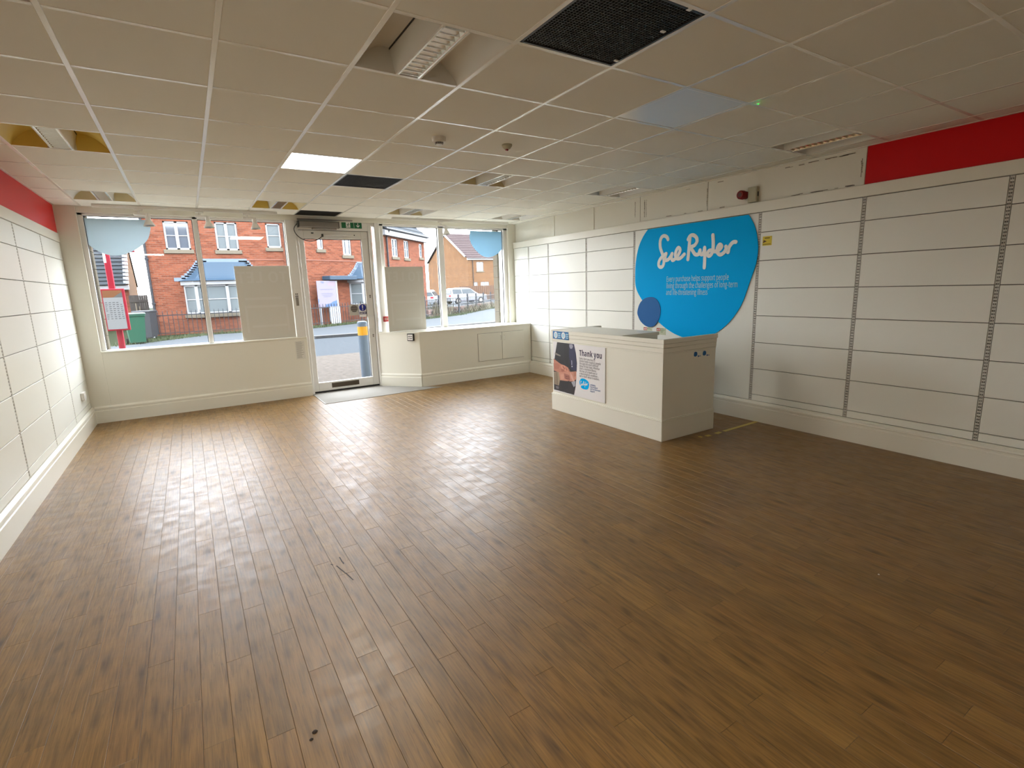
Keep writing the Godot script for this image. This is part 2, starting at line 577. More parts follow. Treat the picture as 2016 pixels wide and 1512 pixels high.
func luminaire(t: int, r: int, end_mat: Material, refl_mat: Material, label: String):
	var o := thing("ceiling_light", label, "ceiling light", Vector3(cell_x(t + 0.5), CY, cell_z(r + 0.5)), 0, "recessed louvre lights in the ceiling grid")
	var hx := TW / 2 - 0.013
	var hz := TD / 2 - 0.013
	# two arched reflectors either side of the spine
	for s in [-1.0, 1.0]:
		var prof := []
		for k in 13:
			var a := float(k) / 12.0
			prof.append(Vector2(lerpf(hx, 0.085, a), 0.006 + 0.115 * pow(sin(PI * minf(a * 0.62, 1.0)), 0.8)))
		prof[0].y = 0.0
		var st := new_st()
		st.set_smooth_group(1)
		for k in 12:
			var p: Vector2 = prof[k]
			var q: Vector2 = prof[k + 1]
			var a := Vector3(p.x * s, p.y, -hz)
			var b := Vector3(q.x * s, q.y, -hz)
			var c := Vector3(q.x * s, q.y, hz)
			var d := Vector3(p.x * s, p.y, hz)
			if s > 0.0: quad(st, a, d, c, b)
			else: quad(st, a, b, c, d)
		obj("reflector", st, refl_mat, o)
		for e in [-1.0, 1.0]:
			var pl := PackedVector2Array()
			for p in prof: pl.append(Vector2(p.x * s, p.y))
			pl.append(Vector2(0.085 * s, 0.0))
			var s2 := new_st()
			prism(s2, pl, Transform3D(Basis(), Vector3(0, 0, e * (hz - 0.001) - 0.001)), 0.002)
			obj("end_plate", s2, end_mat, o)
	# spine with sloping cheeks
	for s in [-1.0, 1.0]:
		var st := new_st()
		prism(st, PackedVector2Array([Vector2(0.062 * s, -0.001), Vector2(0.070 * s, -0.001), Vector2(0.098 * s, 0.115), Vector2(0.086 * s, 0.115)]), Transform3D(Basis(), Vector3(0, 0, -hz)), 2 * hz)
		obj("spine_cheek", st, M.enamel, o)
	var back := new_st()
	box(back, Vector3(-0.1, 0.11, -hz), Vector3(0.1, 0.118, hz))
	obj("spine_top", back, M.grille_back, o)
	var tb := new_st()
	cyl(tb, Vector3(0, 0.07, -hz + 0.02), Vector3(0, 0.07, hz - 0.02), 0.013, 0.013, 14)
	obj("tube", tb, M.white, o)
	for i in 12:
		var z := lerpf(-hz + 0.02, hz - 0.02, i / 11.0)
		var st := new_st()
		# a blade of the louvre: V shaped, wider above
		prism(st, PackedVector2Array([Vector2(-0.002, 0.0), Vector2(0.002, 0.0), Vector2(0.012, 0.035), Vector2(-0.012, 0.035)]), Transform3D(Basis(Vector3.UP, PI / 2), Vector3(-0.062, 0.001, z)), 0.124)
		obj("louvre_blade", st, M.chrome, o)
	for s in [-1.0, 1.0]:
		var st := new_st()
		prism(st, PackedVector2Array([Vector2(0.052 * s, 0.0), Vector2(0.062 * s, 0.0), Vector2(0.064 * s, 0.04), Vector2(0.036 * s, 0.04)]), Transform3D(Basis(), Vector3(0, 0, -hz)), 2 * hz)
		obj("louvre_rail", st, M.chrome, o)
	var shell := new_st()
	box(shell, Vector3(-hx, 0.122, -hz), Vector3(hx, 0.135, hz))
	for s in [-1.0, 1.0]:
		box(shell, Vector3(minf(s * hx, s * (hx + 0.003)), 0, -hz), Vector3(maxf(s * hx, s * (hx + 0.003)), 0.13, hz))
		box(shell, Vector3(-hx, 0, minf(s * hz, s * (hz + 0.003))), Vector3(hx, 0.13, maxf(s * hz, s * (hz + 0.003))))
	obj("housing", shell, M.enamel, o)
func build_ceiling_things():
	luminaire(2, -1, M.enamel, M.enamel, "recessed louvre light beside the large black vent, unlit")
	luminaire(-1, -1, M.enamel, M.enamel, "recessed louvre light by the red left fascia, farthest from the shop front")
	luminaire(-1, 3, M.yellowish, M.yellowish, "yellow recessed louvre light close to the red fascia of the left wall")
	luminaire(-1, 7, M.yellow_pale, M.enamel, "pale recessed louvre light above the corner of the long window")
	luminaire(2, 7, M.yellowish, M.yellow_pale, "yellow recessed louvre light above the post left of the entrance door")
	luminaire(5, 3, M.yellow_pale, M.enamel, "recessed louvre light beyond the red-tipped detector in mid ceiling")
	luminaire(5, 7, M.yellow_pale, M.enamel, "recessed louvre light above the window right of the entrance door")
	luminaire(8, -1, M.enamel, M.enamel, "recessed louvre light reflecting the red panel at the right wall")
	luminaire(8, 3, M.enamel, M.enamel, "recessed louvre light at the white end of the right wall")
	luminaire(8, 7, M.enamel, M.enamel, "recessed louvre light in the corner over the cupboard ledge")
	# flat LED panels; the third, out of view overhead, is added to brighten the room
	for k in 3:
		var cell: Vector2i = [Vector2i(2, 3), Vector2i(5, -1), Vector2i(-1, -5)][k]
		var at := Vector3(cell_x(cell.x + 0.5), CY, cell_z(cell.y + 0.5))
		var o := thing("light_panel", ["glowing white square light panel set in the ceiling", "switched-off grey-blue light panel set in the ceiling", "added light panel out of view by the left wall, brightening the room"][k], "ceiling light", at)
		var st := new_st()
		box(st, Vector3(-0.285, 0.002, -0.29), Vector3(0.285, 0.008, 0.29))
		var m: StandardMaterial3D
		if k != 1:
			m = mat("lit_diffuser", 0.9, 0.9, 0.88, 0.4)
			m.emission_enabled = true
			m.emission = Color(1.0, 0.99, 0.96)
			m.emission_energy_multiplier = 3.0
			var a := AreaLight3D.new()
			a.name = "panel_light"
			a.area_size = Vector2(0.55, 0.56)
			a.light_energy = LED
			a.light_color = Color(1.0, 0.97, 0.92)
			a.shadow_enabled = true
			a.position = Vector3(0, -0.012, 0)
			a.rotation.x = -PI / 2
			a.area_range = 20.0
			a.area_attenuation = 2.0
			o.add_child(a)
		else:
			m = mat("unlit_diffuser", 0.80, 0.82, 0.80, 0.25)
		obj("diffuser", st, m, o)
		var fr := new_st()
		for s in [-1.0, 1.0]:
			box(fr, Vector3(-0.288, 0.0, s * 0.2915 - 0.0035), Vector3(0.288, 0.014, s * 0.2915 + 0.0035))
			box(fr, Vector3(s * 0.286 - 0.003, 0.0, -0.288), Vector3(s * 0.286 + 0.003, 0.014, 0.288))
		box(fr, Vector3(-0.288, 0.012, -0.29), Vector3(0.288, 0.02, 0.29))
		obj("frame", fr, M.white, o)
	# black egg-crate vents
	var gl := ["large black mesh vent in the ceiling next to the louvre light", "black mesh vent next to the glowing light panel", "black mesh vent in the ceiling over the entrance door"]
	for k in 3:
		var r: int = [-2, 4, 8][k]
		var z0 := cell_z(r) - 0.013
		var z1 := cell_z(r + 1) + 0.013 if r < 8 else -8.165
		var o := thing("ceiling_vent", gl[k], "vent", Vector3(cell_x(3.5), CY, (z0 + z1) / 2))
		var hx := 0.287
		var hz := (z0 - z1) / 2
		var st := new_st()
		box(st, Vector3(-hx, 0.2, -hz), Vector3(hx, 0.205, hz))
		obj("duct_top", st, M.grille_back, o)
		var duct := new_st()
		box(duct, Vector3(-0.10, 0.08, -hz), Vector3(0.02, 0.19, hz))
		box(duct, Vector3(0.12, 0.06, -hz), Vector3(0.19, 0.12, hz))
		box(duct, Vector3(-hx, 0.10, -0.02), Vector3(hx, 0.14, 0.03))
		obj("duct_rail", duct, M.steel if k == 0 else M.grille_back, o)
		var mesh_ := new_st()
		var pitch := 0.016
		var nx := int(2 * hx / pitch)
		for i in nx + 1:
			var x := -hx + 2 * hx * i / nx
			box(mesh_, Vector3(x - 0.0016, 0.004, -hz), Vector3(x + 0.0016, 0.012, hz))
		var nz := int(2 * hz / pitch)
		for i in nz + 1:
			var z := -hz + 2 * hz * i / nz
			box(mesh_, Vector3(-hx, 0.004, z - 0.0016), Vector3(hx, 0.012, z + 0.0016))
		obj("mesh", mesh_, M.grille, o)
		var fr := new_st()
		for s in [-1.0, 1.0]:
			box(fr, Vector3(-hx, 0.0, s * (hz - 0.007) - 0.006), Vector3(hx, 0.2, s * (hz - 0.007) + 0.006))
			box(fr, Vector3(s * (hx - 0.007) - 0.006, 0.0, -hz), Vector3(s * (hx - 0.007) + 0.006, 0.2, hz))
		obj("frame", fr, M.black, o)
		if k == 0:
			for p in [[-0.2, 0.28], [0.19, 0.285], [0.265, -0.23], [0.24, 0.1]]:
				var s := new_st()
				box(s, Vector3(p[0] - 0.012, -0.002, p[1] - 0.008), Vector3(p[0] + 0.012, 0.003, p[1] + 0.008), 0.001)
				obj("clip", s, M.white, o)
	# detectors
	var d := on_y(864, 271, CY)
	var sd := thing("smoke_detector", "white round smoke detector with dark slotted collar on ceiling tile", "smoke detector", Vector3(d.x, CY + 0.005, d.z))
	var st := new_st()
	lathe(st, Vector3.ZERO, [Vector2(0, 0), Vector2(0.052, 0), Vector2(0.052, -0.022), Vector2(0.049, -0.034), Vector2(0.034, -0.040), Vector2(0.0, -0.040)])
	obj("base", st, M.white, sd)
	st = new_st()
	lathe(st, Vector3.ZERO, [Vector2(0.033, -0.038), Vector2(0.031, -0.052), Vector2(0.0, -0.052)])
	obj("chamber", st, M.black, sd)
	for i in 14:
		var a := TAU * i / 14
		var f := new_st()
		box(f, Vector3(-0.0012, -0.053, 0.030), Vector3(0.0012, -0.038, 0.034), 0.0, Transform3D(Basis(Vector3.UP, a), Vector3.ZERO))
		obj("fin", f, M.white, sd)
	st = new_st()
	lathe(st, Vector3.ZERO, [Vector2(0, -0.050), Vector2(0.025, -0.052), Vector2(0.024, -0.058), Vector2(0, -0.060)])
	obj("cap", st, M.white, sd)
	d = on_y(998, 285, CY)
	var hd := thing("heat_detector", "small pale ceiling detector with a red tip", "detector", Vector3(d.x, CY + 0.005, d.z))
	st = new_st()
	lathe(st, Vector3.ZERO, [Vector2(0, 0), Vector2(0.042, 0), Vector2(0.041, -0.016), Vector2(0.022, -0.040), Vector2(0, -0.042)])
	obj("base", st, M.cream, hd)
	st = new_st()
	lathe(st, Vector3(-0.004, 0, 0.004), [Vector2(0, -0.038), Vector2(0.013, -0.040), Vector2(0.010, -0.052), Vector2(0, -0.054)])
	obj("tip", st, M.signal_red, hd)
	d = on_y(1493, 203, CY)
	var ind := thing("indicator_light", "tiny green indicator light on the ceiling beside the grey-blue panel", "indicator", Vector3(d.x, CY, d.z))
	st = new_st()
	lathe(st, Vector3.ZERO, [Vector2(0, 0.006), Vector2(0.014, 0.005), Vector2(0.012, -0.004), Vector2(0, -0.004)], 16)
	obj("bezel", st, M.white, ind)
	st = new_st()
	lathe(st, Vector3.ZERO, [Vector2(0.005, -0.003), Vector2(0.004, -0.007), Vector2(0, -0.008)], 12)
	var gm := mat("green_led", 0.02, 0.5, 0.1, 0.3)
	gm.emission_enabled = true
	gm.emission = Color(0.1, 1.0, 0.3)
	gm.emission_energy_multiplier = 0.6
	obj("led", st, gm, ind)
	var ol := OmniLight3D.new()
	ol.name = "led_glow"
	ol.light_color = Color(0.1, 1.0, 0.3)
	ol.light_energy = 0.00004
	ol.light_size = 0.005
	ol.shadow_enabled = true
	ol.omni_range = 20.0
	ol.omni_attenuation = 2.0
	ol.position = Vector3(0, -0.02, 0)
	ind.add_child(ol)

# ---------------------------------------------------------------- side walls
func upright_mesh() -> Mesh:
	var st := new_st()
	var y0 := 0.22
	var y1 := 2.235
	box(st, Vector3(-0.013, y0, 0.0), Vector3(-0.0095, y1, 0.012))
	box(st, Vector3(-0.0018, y0, 0.0), Vector3(0.0018, y1, 0.012))
	box(st, Vector3(0.0095, y0, 0.0), Vector3(0.013, y1, 0.012))
	var n := int((y1 - y0) / 0.0253)
	for i in n + 1:
		var y := y0 + i * 0.0253
		box(st, Vector3(-0.0095, y, 0.0), Vector3(0.0095, minf(y + 0.0125, y1), 0.012))
	st.generate_normals()
	return st.commit()
func panelled(parent: Node3D, side: int, face: float, bays: Array):   # side +1: faces -x (right wall), -1: faces +x
	var ys := [0.215, 0.285, 0.575, 0.8655, 1.157, 1.447, 1.738, 2.03, 2.235]
	var up := upright_mesh()
	var shared := {}
	for b in bays.size() - 1:
		var za: float = bays[b][0] + 0.016
		var zb: float = bays[b + 1][0] - 0.016
		var plain: bool = bays[b][1] == 2
		for i in ys.size() - 1:
			var y0: float = ys[i]
			var y1: float = ys[i + 1]
			if plain:
				if i > 0: break
				y1 = ys[-1]
			if bays[b][1] == 1 and y1 < 0.9: continue   # hidden by the window box
			var key := "%.4f %.4f" % [zb - za, y1 - y0]
			if not shared.has(key):
				var s := new_st()
				box(s, Vector3(-0.009, -(y1 - y0) / 2 + 0.003, -(zb - za) / 2 + 0.001), Vector3(0.009, (y1 - y0) / 2 - 0.003, (zb - za) / 2 - 0.001), 0.0018)
				s.generate_normals()
				shared[key] = s.commit()
			var o := obj("panel", shared[key], M.panel, parent)
			o.position = Vector3(face + side * 0.009, (y0 + y1) / 2, (za + zb) / 2)
			if bays[b][1] != 0 and plain: tag(o, "plain white board without joints behind the blue sign")
		if bays[b][2]:
			var o := obj("slotted_upright", up, M.upright, parent)
			o.transform = Transform3D(Basis(Vector3.UP, -PI / 2 * side), Vector3(face + side * 0.0135, 0, bays[b][0]))
func build_walls():
	# left
	var w := thing("wall_left", "left wall of white shopfitting panels under a red fascia", "wall", Vector3.ZERO, 0, "", "structure")
	var st := new_st()
	box(st, Vector3(-1.5, -0.2, ZF - 0.36), Vector3(XL - 0.03, CY + 0.42, ZB + 0.3))
	obj("masonry", st, M.wall, w)
	st = new_st()
	box(st, Vector3(XL - 0.031, 0, ZF), Vector3(XL - 0.020, 2.33, -2.2))
	obj("backing", st, M.gap, w)
	st = new_st()
	box(st, Vector3(XL - 0.031, 0, -2.16), Vector3(XL, 2.34, ZB))
	obj("rear_boarding", st, M.panel, w)
	var bays := []
	for z in [-8.2, -7.19, -6.18, -5.17, -4.16, -3.15, -2.16]: bays.append([z, 0, z > -8.0])
	panelled(w, -1, XL, bays)
	st = new_st()
	box(st, Vector3(XL - 0.03, 2.238, ZF), Vector3(XL + 0.004, 2.345, ZB), 0.004)
	obj("top_rail", st, M.trim, w)
	st = new_st()
	box(st, Vector3(XL - 0.03, 2.348, ZF), Vector3(XL - 0.006, CY, ZB))
	obj("red_fascia", st, M.red, w)
	# right
	w = thing("wall_right", "right wall of white shopfitting panels with slotted metal uprights", "wall", Vector3.ZERO, 0, "", "structure")
	st = new_st()
	box(st, Vector3(5.285, -0.2, ZF - 0.36), Vector3(5.6, CY + 0.42, ZB + 0.3))
	obj("masonry", st, M.wall, w)
	st = new_st()
	box(st, Vector3(XR + 0.020, 0, ZF), Vector3(5.286, 2.33, 0.6))
	obj("backing", st, M.gap, w)
	st = new_st()
	box(st, Vector3(XR, 0, 0.6), Vector3(5.286, 2.34, ZB))
	obj("rear_boarding", st, M.panel, w)
	panelled(w, 1, XR, [[-8.2, 1, false], [-7.709, 0, true], [-7.121, 0, true], [-6.144, 0, true], [-5.148, 2, true], [-3.338, 0, true], [-2.35, 0, true], [-1.375, 0, true], [-0.39, 0, true], [0.6, 0, true]])
	st = new_st()
	box(st, Vector3(XR - 0.006, 2.238, ZF), Vector3(5.286, 2.342, ZB), 0.004)
	obj("top_rail", st, M.trim, w)
	st = new_st()
	box(st, Vector3(5.27, 2.345, -2.383), Vector3(5.286, CY, ZB))
	obj("red_fascia", st, M.red, w)
	# white upper boards, jointed
	var zs := [-8.2, -7.02, -6.04, -5.10, -4.04, -2.386]
	for i in 5:
		st = new_st()
		box(st, Vector3(5.272, 2.348, zs[i] + 0.004), Vector3(5.286, CY, zs[i + 1] - 0.004), 0.0015)
		obj("upper_board", st, M.wall, w)
	for z in [-7.02, -6.04]:
		st = new_st()
		box(st, Vector3(5.262, 2.35, z - 0.022), Vector3(5.273, CY - 0.01, z + 0.022), 0.002)
		obj("cover_strip", st, M.trim, w)
	# torn glue and paint left where old boards came off
	st = new_st()
	for e in [[-5.19, 2.42, 0.008, 0.2], [-5.02, 2.40, 0.010, 0.22], [-4.99, 2.40, 0.005, 0.22], [-4.05, 2.40, 0.006, 0.2], [-2.42, 2.42, 0.012, 0.16]]:
		for k in 9:
			var y: float = e[1] + e[3] * k / 9.0
			box(st, Vector3(5.2705, y, e[0] - e[2] * rng.randf_range(0.2, 1.0)), Vector3(5.2722, y + e[3] / 10.0, e[0] + e[2] * rng.randf_range(0.1, 0.7)))
	for k in 34:
		var z := rng.randf_range(-4.9, -2.5)
		if rng.randf() < 0.5: z = rng.randf_range(-3.1, -2.45)
		var y: float = [2.352, 2.63][k % 2] + rng.randf_range(0, 0.008)
		box(st, Vector3(5.2705, y, z), Vector3(5.2722, y + rng.randf_range(0.004, 0.010), z + rng.randf_range(0.02, 0.09)))
	obj("old_glue", st, mat("old_glue", 0.30, 0.26, 0.20, 0.9), w)
	# back
	st = new_st()
	box(st, Vector3(-1.6, -0.2, ZB), Vector3(5.7, CY + 0.42, ZB + 0.3))
	tag(obj("wall_back", st, M.wall), "white back wall behind the camera", "wall", "", "structure")
	# baseboards
	skirting("baseboard_left", "tall white moulded baseboard under the left wall panels", Vector3(XL - 0.01, 0, ZF), Vector3(XL - 0.01, 0, ZB), Vector3.RIGHT, 0.045)
	skirting("baseboard_right", "tall white moulded baseboard under the right wall panels", Vector3(XR + 0.01, 0, -7.66), Vector3(XR + 0.01, 0, ZB), Vector3.LEFT, 0.075)
	skirting("baseboard_front", "white baseboard under the long shop window", Vector3(XL + 0.03, 0, ZF), Vector3(1.462, 0, ZF), Vector3.BACK, 0.03)
func skirt_profile(d: float) -> Array:
	return [Vector2(0, 0), Vector2(d, 0), Vector2(d, 0.155), Vector2(d - 0.006, 0.16), Vector2(d - 0.006, 0.178), Vector2(d - 0.002, 0.184), Vector2(d - 0.004, 0.198), Vector2(d * 0.5, 0.208), Vector2(d * 0.35, 0.214), Vector2(0, 0.214)]
func skirt_run(st: SurfaceTool, a: Vector3, b: Vector3, out: Vector3, d: float):
	var p := skirt_profile(d)
	for i in p.size():
		var u: Vector2 = p[i]
		var v: Vector2 = p[(i + 1) % p.size()]
		var q := [a + out * u.x + Vector3(0, u.y, 0), b + out * u.x + Vector3(0, u.y, 0), b + out * v.x + Vector3(0, v.y, 0), a + out * v.x + Vector3(0, v.y, 0)]
		if (b - a).cross(Vector3.UP).dot(out) > 0.0: quad(st, q[0], q[1], q[2], q[3])
		else: quad(st, q[1], q[0], q[3], q[2])
	for e in [a, b]:
		for i in range(1, p.size() - 1):
			tri(st, e + out * p[0].x, e + out * p[i].x + Vector3(0, p[i].y, 0), e + out * p[i + 1].x + Vector3(0, p[i + 1].y, 0))
func skirting(called: String, label: String, a: Vector3, b: Vector3, out: Vector3, d: float):
	var st := new_st()
	skirt_run(st, a, b, out, d)
	tag(obj(called, st, M.trim), label, "baseboard", "", "structure")

# ---------------------------------------------------------------- shop front
func build_front():
	var sb := new_st()
	box(sb, Vector3(-16, CY + 0.62, -8.56), Vector3(18, 6.4, ZB + 0.3))
	box(sb, Vector3(-16, -0.2, -8.56), Vector3(-1.52, CY + 0.62, -8.2))
	box(sb, Vector3(5.62, -0.2, -8.56), Vector3(18, CY + 0.62, -8.2))
	tag(obj("shop_building", sb, M.brick), "brick terrace that the shop unit is part of", "building", "", "structure")
	var w := thing("wall_front", "white front wall around the shop windows and entrance", "wall", Vector3.ZERO, 0, "", "structure")
	for p in [["pier", -1.5, -1.0, -0.2, CY + 0.42, -8.56, ZF], ["sill_wall", -1.0, 1.465, -0.2, 0.895, -8.56, ZF], ["lintel", -1.0, 5.11, 2.60, CY + 0.42, -8.56, -8.215],
			["pier", 5.11, 5.6, -0.2, CY + 0.42, -8.56, ZF], ["sill_wall", 2.66, 5.11, -0.2, 0.86, -8.56, -8.26]]:
		var st := new_st()
		box(st, Vector3(p[1], p[3], p[5]), Vector3(p[2], p[4], p[6]), 0.003)
		obj(p[0], st, M.wall, w)
	var st := new_st()
	box(st, Vector3(1.33, 0.893, -8.36), Vector3(1.462, 2.60, ZF), 0.004)
	obj("door_post", st, M.frame, w)
	st = new_st()
	box(st, Vector3(2.635, 0.0, -8.36), Vector3(2.715, 2.60, ZF), 0.004)
	obj("door_post", st, M.frame, w)
	# stone blocks of the pilasters outside
	for s in 2:
		for k in 13:
			st = new_st()
			var x0: float = [-1.5, 5.075][s]
			var x1: float = [-0.955, 5.6][s]
			box(st, Vector3(x0, k * 0.216 + 0.002, -8.72), Vector3(x1, k * 0.216 + 0.213, -8.562), 0.004)
			obj("stone_block", st, M.stone, w)
	# windows
	window(1, "long shop window with two panes left of the entrance door", -1.0, 1.33, 0.895, 2.60, [0.188, 0.246], 0.05)
	window(2, "shop window with two panes over the cupboard ledge", 2.715, 5.11, 0.865, 2.60, [3.745, 3.84], 0.07)
	# sills
	st = new_st()
	box(st, Vector3(-1.005, 0.885, -8.33), Vector3(1.462, 0.908, -8.185), 0.004)
	tag(obj("trim_1", st, M.trim), "white window board under the long shop window", "window sill", "", "structure")
	door()
func window(n: int, label: String, x0: float, x1: float, y0: float, y1: float, mull: Array, jamb: float):
	var o := thing("window_%d" % n, label, "window", Vector3.ZERO, 0, "", "structure")
	var za := -8.34
	var zb := -8.25
	var st := new_st()
	box(st, Vector3(x0, y0, za), Vector3(x0 + jamb, y1, zb), 0.003)
	box(st, Vector3(x1 - (jamb if n == 2 else 0.012), y0, za), Vector3(x1, y1, zb), 0.003)
	box(st, Vector3(x0, y1 - 0.03, za), Vector3(x1, y1, zb), 0.003)
	box(st, Vector3(x0, y0, za), Vector3(x1, y0 + 0.022, zb), 0.003)
	obj("frame", st, M.frame, o)
	st = new_st()
	box(st, Vector3(mull[0], y0, za), Vector3(mull[1], y1, zb), 0.003)
	obj("mullion", st, M.frame, o)
	var a := x0 + jamb
	var b := x1 - (jamb if n == 2 else 0.012)
	for p in [[a, mull[0]], [mull[1], b]]:
		var g := new_st()
		quad(g, Vector3(p[0], y0 + 0.022, -8.305), Vector3(p[1], y0 + 0.022, -8.305), Vector3(p[1], y1 - 0.03, -8.305), Vector3(p[0], y1 - 0.03, -8.305))
		obj("pane", g, M.glass, o)
		var k := new_st()
		box(k, Vector3(p[0], y0 + 0.022, -8.312), Vector3(p[0] + 0.006, y1 - 0.03, -8.298))
		box(k, Vector3(p[1] - 0.008, y0 + 0.022, -8.312), Vector3(p[1], y1 - 0.03, -8.298))
		box(k, Vector3(p[0], y1 - 0.037, -8.312), Vector3(p[1], y1 - 0.03, -8.298))
		obj("gasket", k, M.gasket, o)
func door():
	var o := thing("door_1", "white framed glass entrance door with letter plate", "door", Vector3.ZERO, 0, "", "structure")
	var st := new_st()   # outer frame
	box(st, Vector3(1.462, 0, -8.36), Vector3(1.502, 2.60, -8.22), 0.004)
	box(st, Vector3(2.545, 0, -8.36), Vector3(2.585, 2.60, -8.22), 0.004)
	box(st, Vector3(1.502, 2.478, -8.36), Vector3(2.545, 2.60, -8.24), 0.004)
	box(st, Vector3(2.585, 0.86, -8.36), Vector3(2.635, 0.90, -8.22), 0.004)
	box(st, Vector3(2.585, 2.56, -8.36), Vector3(2.635, 2.60, -8.22), 0.004)
	box(st, Vector3(2.585, 0.0, -8.36), Vector3(2.635, 0.86, -8.24), 0.004)
	obj("frame", st, M.frame, o)
	var z0 := -8.325
	var z1 := -8.27
	var leaf := new_st()
	box(leaf, Vector3(1.507, 0.03, z0), Vector3(1.58, 2.472, z1), 0.004)
	box(leaf, Vector3(2.435, 0.03, z0), Vector3(2.540, 2.472, z1), 0.004)
	box(leaf, Vector3(1.58, 2.35, z0), Vector3(2.435, 2.472, z1), 0.004)
	box(leaf, Vector3(1.58, 0.03, z0), Vector3(2.435, 0.165, z1), 0.004)
	obj("leaf_frame", leaf, M.frame, o)
	var g := new_st()
	quad(g, Vector3(1.58, 0.165, -8.3), Vector3(2.435, 0.165, -8.3), Vector3(2.435, 2.35, -8.3), Vector3(1.58, 2.35, -8.3))
	obj("pane", g, M.glass, o)
	g = new_st()
	quad(g, Vector3(2.585, 0.90, -8.3), Vector3(2.635, 0.90, -8.3), Vector3(2.635, 2.56, -8.3), Vector3(2.585, 2.56, -8.3))
	obj("side_pane", g, M.glass, o)
	var k := new_st()
	box(k, Vector3(1.502, 2.472, -8.33), Vector3(2.545, 2.478, -8.28))
	box(k, Vector3(1.58, 2.342, -8.308), Vector3(2.435, 2.352, -8.29))
	box(k, Vector3(2.428, 0.165, -8.308), Vector3(2.437, 2.35, -8.29))
	box(k, Vector3(2.540, 0.03, -8.33), Vector3(2.546, 2.478, -8.285))
	box(k, Vector3(1.507, 0.008, -8.33), Vector3(2.54, 0.03, -8.28))
	obj("gasket", k, M.gasket, o)
	st = new_st()
	box(st, Vector3(1.775, 0.068, z1 - 0.002), Vector3(2.205, 0.142, z1 + 0.010), 0.003)
	tag(obj("letter_plate", st, mat("brown_brush", 0.07, 0.05, 0.03, 0.7), o), "brown brush letter plate low on the door")
	st = new_st()
	box(st, Vector3(2.432, 0.958, z1 - 0.002), Vector3(2.535, 1.152, z1 + 0.028), 0.004)
	obj("lock_box", st, M.frame, o)
	for y in [1.47, 0.84]:
		st = new_st()
		cyl(st, Vector3(2.50, y - 0.014, z1), Vector3(2.50, y - 0.014, z1 + 0.012), 0.010, 0.010, 14)
		cyl(st, Vector3(2.50, y + 0.012, z1), Vector3(2.50, y + 0.012, z1 + 0.012), 0.012, 0.012, 14)
		obj("lock_cylinder", st, M.steel, o)
	st = new_st()   # slim closer channel on the top rail
	box(st, Vector3(1.86, 2.40, z1), Vector3(2.33, 2.425, z1 + 0.018), 0.003)
	box(st, Vector3(1.83, 2.362, z1), Vector3(2.535, 2.374, z1 + 0.006), 0.002)
	obj("guide_channel", st, M.frame, o)
	st = new_st()
	box(st, Vector3(1.69, 2.425, z1), Vector3(1.725, 2.441, z1 + 0.008), 0.002)
	box(st, Vector3(2.318, 2.404, z1 + 0.014), Vector3(2.334, 2.420, z1 + 0.022), 0.002)
	obj("stop_block", st, M.black, o)
	st = new_st()
	box(st, Vector3(1.462, -0.03, -8.5), Vector3(2.635, 0.008, -8.2), 0.002)
	obj("threshold", st, M.steel, o)
func build_window_box():
	var o := thing("window_ledge", "boxed-in white ledge under the window with a pair of cupboard doors", "ledge")
	var P := [Vector2(2.58, -8.26), Vector2(2.58, -8.205), Vector2(3.06, -7.68), Vector2(5.205, -7.68), Vector2(5.205, -8.26)]
	var pl := PackedVector2Array()
	for p in P: pl.append(Vector2(p.x, -p.y))
	var up := Transform3D(Basis(Vector3.RIGHT, -PI / 2), Vector3.ZERO)   # polygon (x, -z) raised along y
	var st := new_st()
	prism(st, pl, up, 0.868)
	obj("body", st, M.wall, o)
	st = new_st()
	var tp := PackedVector2Array([Vector2(2.58, 8.26), Vector2(2.573, 8.20), Vector2(3.055, 7.668), Vector2(5.207, 7.668), Vector2(5.207, 8.26)])
	prism(st, tp, up.translated(Vector3(0, 0.869, 0)), 0.020)
	obj("top", st, M.trim, o)
	st = new_st()
	skirt_run(st, Vector3(2.58, 0, -8.26), Vector3(2.58, 0, -8.205), Vector3.LEFT, 0.02)
	var dir := Vector3(0.48, 0, 0.525).normalized()
	skirt_run(st, Vector3(2.575, 0, -8.205), Vector3(3.06, 0, -7.675), Vector3(-dir.z, 0, dir.x), 0.022)
	skirt_run(st, Vector3(3.06, 0, -7.68), Vector3(5.205, 0, -7.68), Vector3.BACK, 0.022)
	obj("baseboard", st, M.trim, o)
	for k in 2:
		var x0: float = [4.115, 4.592][k]
		var x1: float = [4.586, 5.04][k]
		st = new_st()
		box(st, Vector3(x0 - 0.004, 0.298, -7.681), Vector3(x1 + 0.004, 0.780, -7.678))
		obj("door_gap", st, M.gap, o)
		st = new_st()
		box(st, Vector3(x0, 0.302, -7.679), Vector3(x1, 0.776, -7.668), 0.002)
		var d := obj("cupboard_door", st, M.wall, o)
		var h := new_st()
		var hx: float = [x1 - 0.035, x0 + 0.035][k]
		tube(h, [Vector3(hx, 0.648, -7.668), Vector3(hx, 0.650, -7.645), Vector3(hx, 0.722, -7.645), Vector3(hx, 0.724, -7.668)], 0.004)
		tag(obj("handle", h, M.chrome, d), "small chrome bar handle")

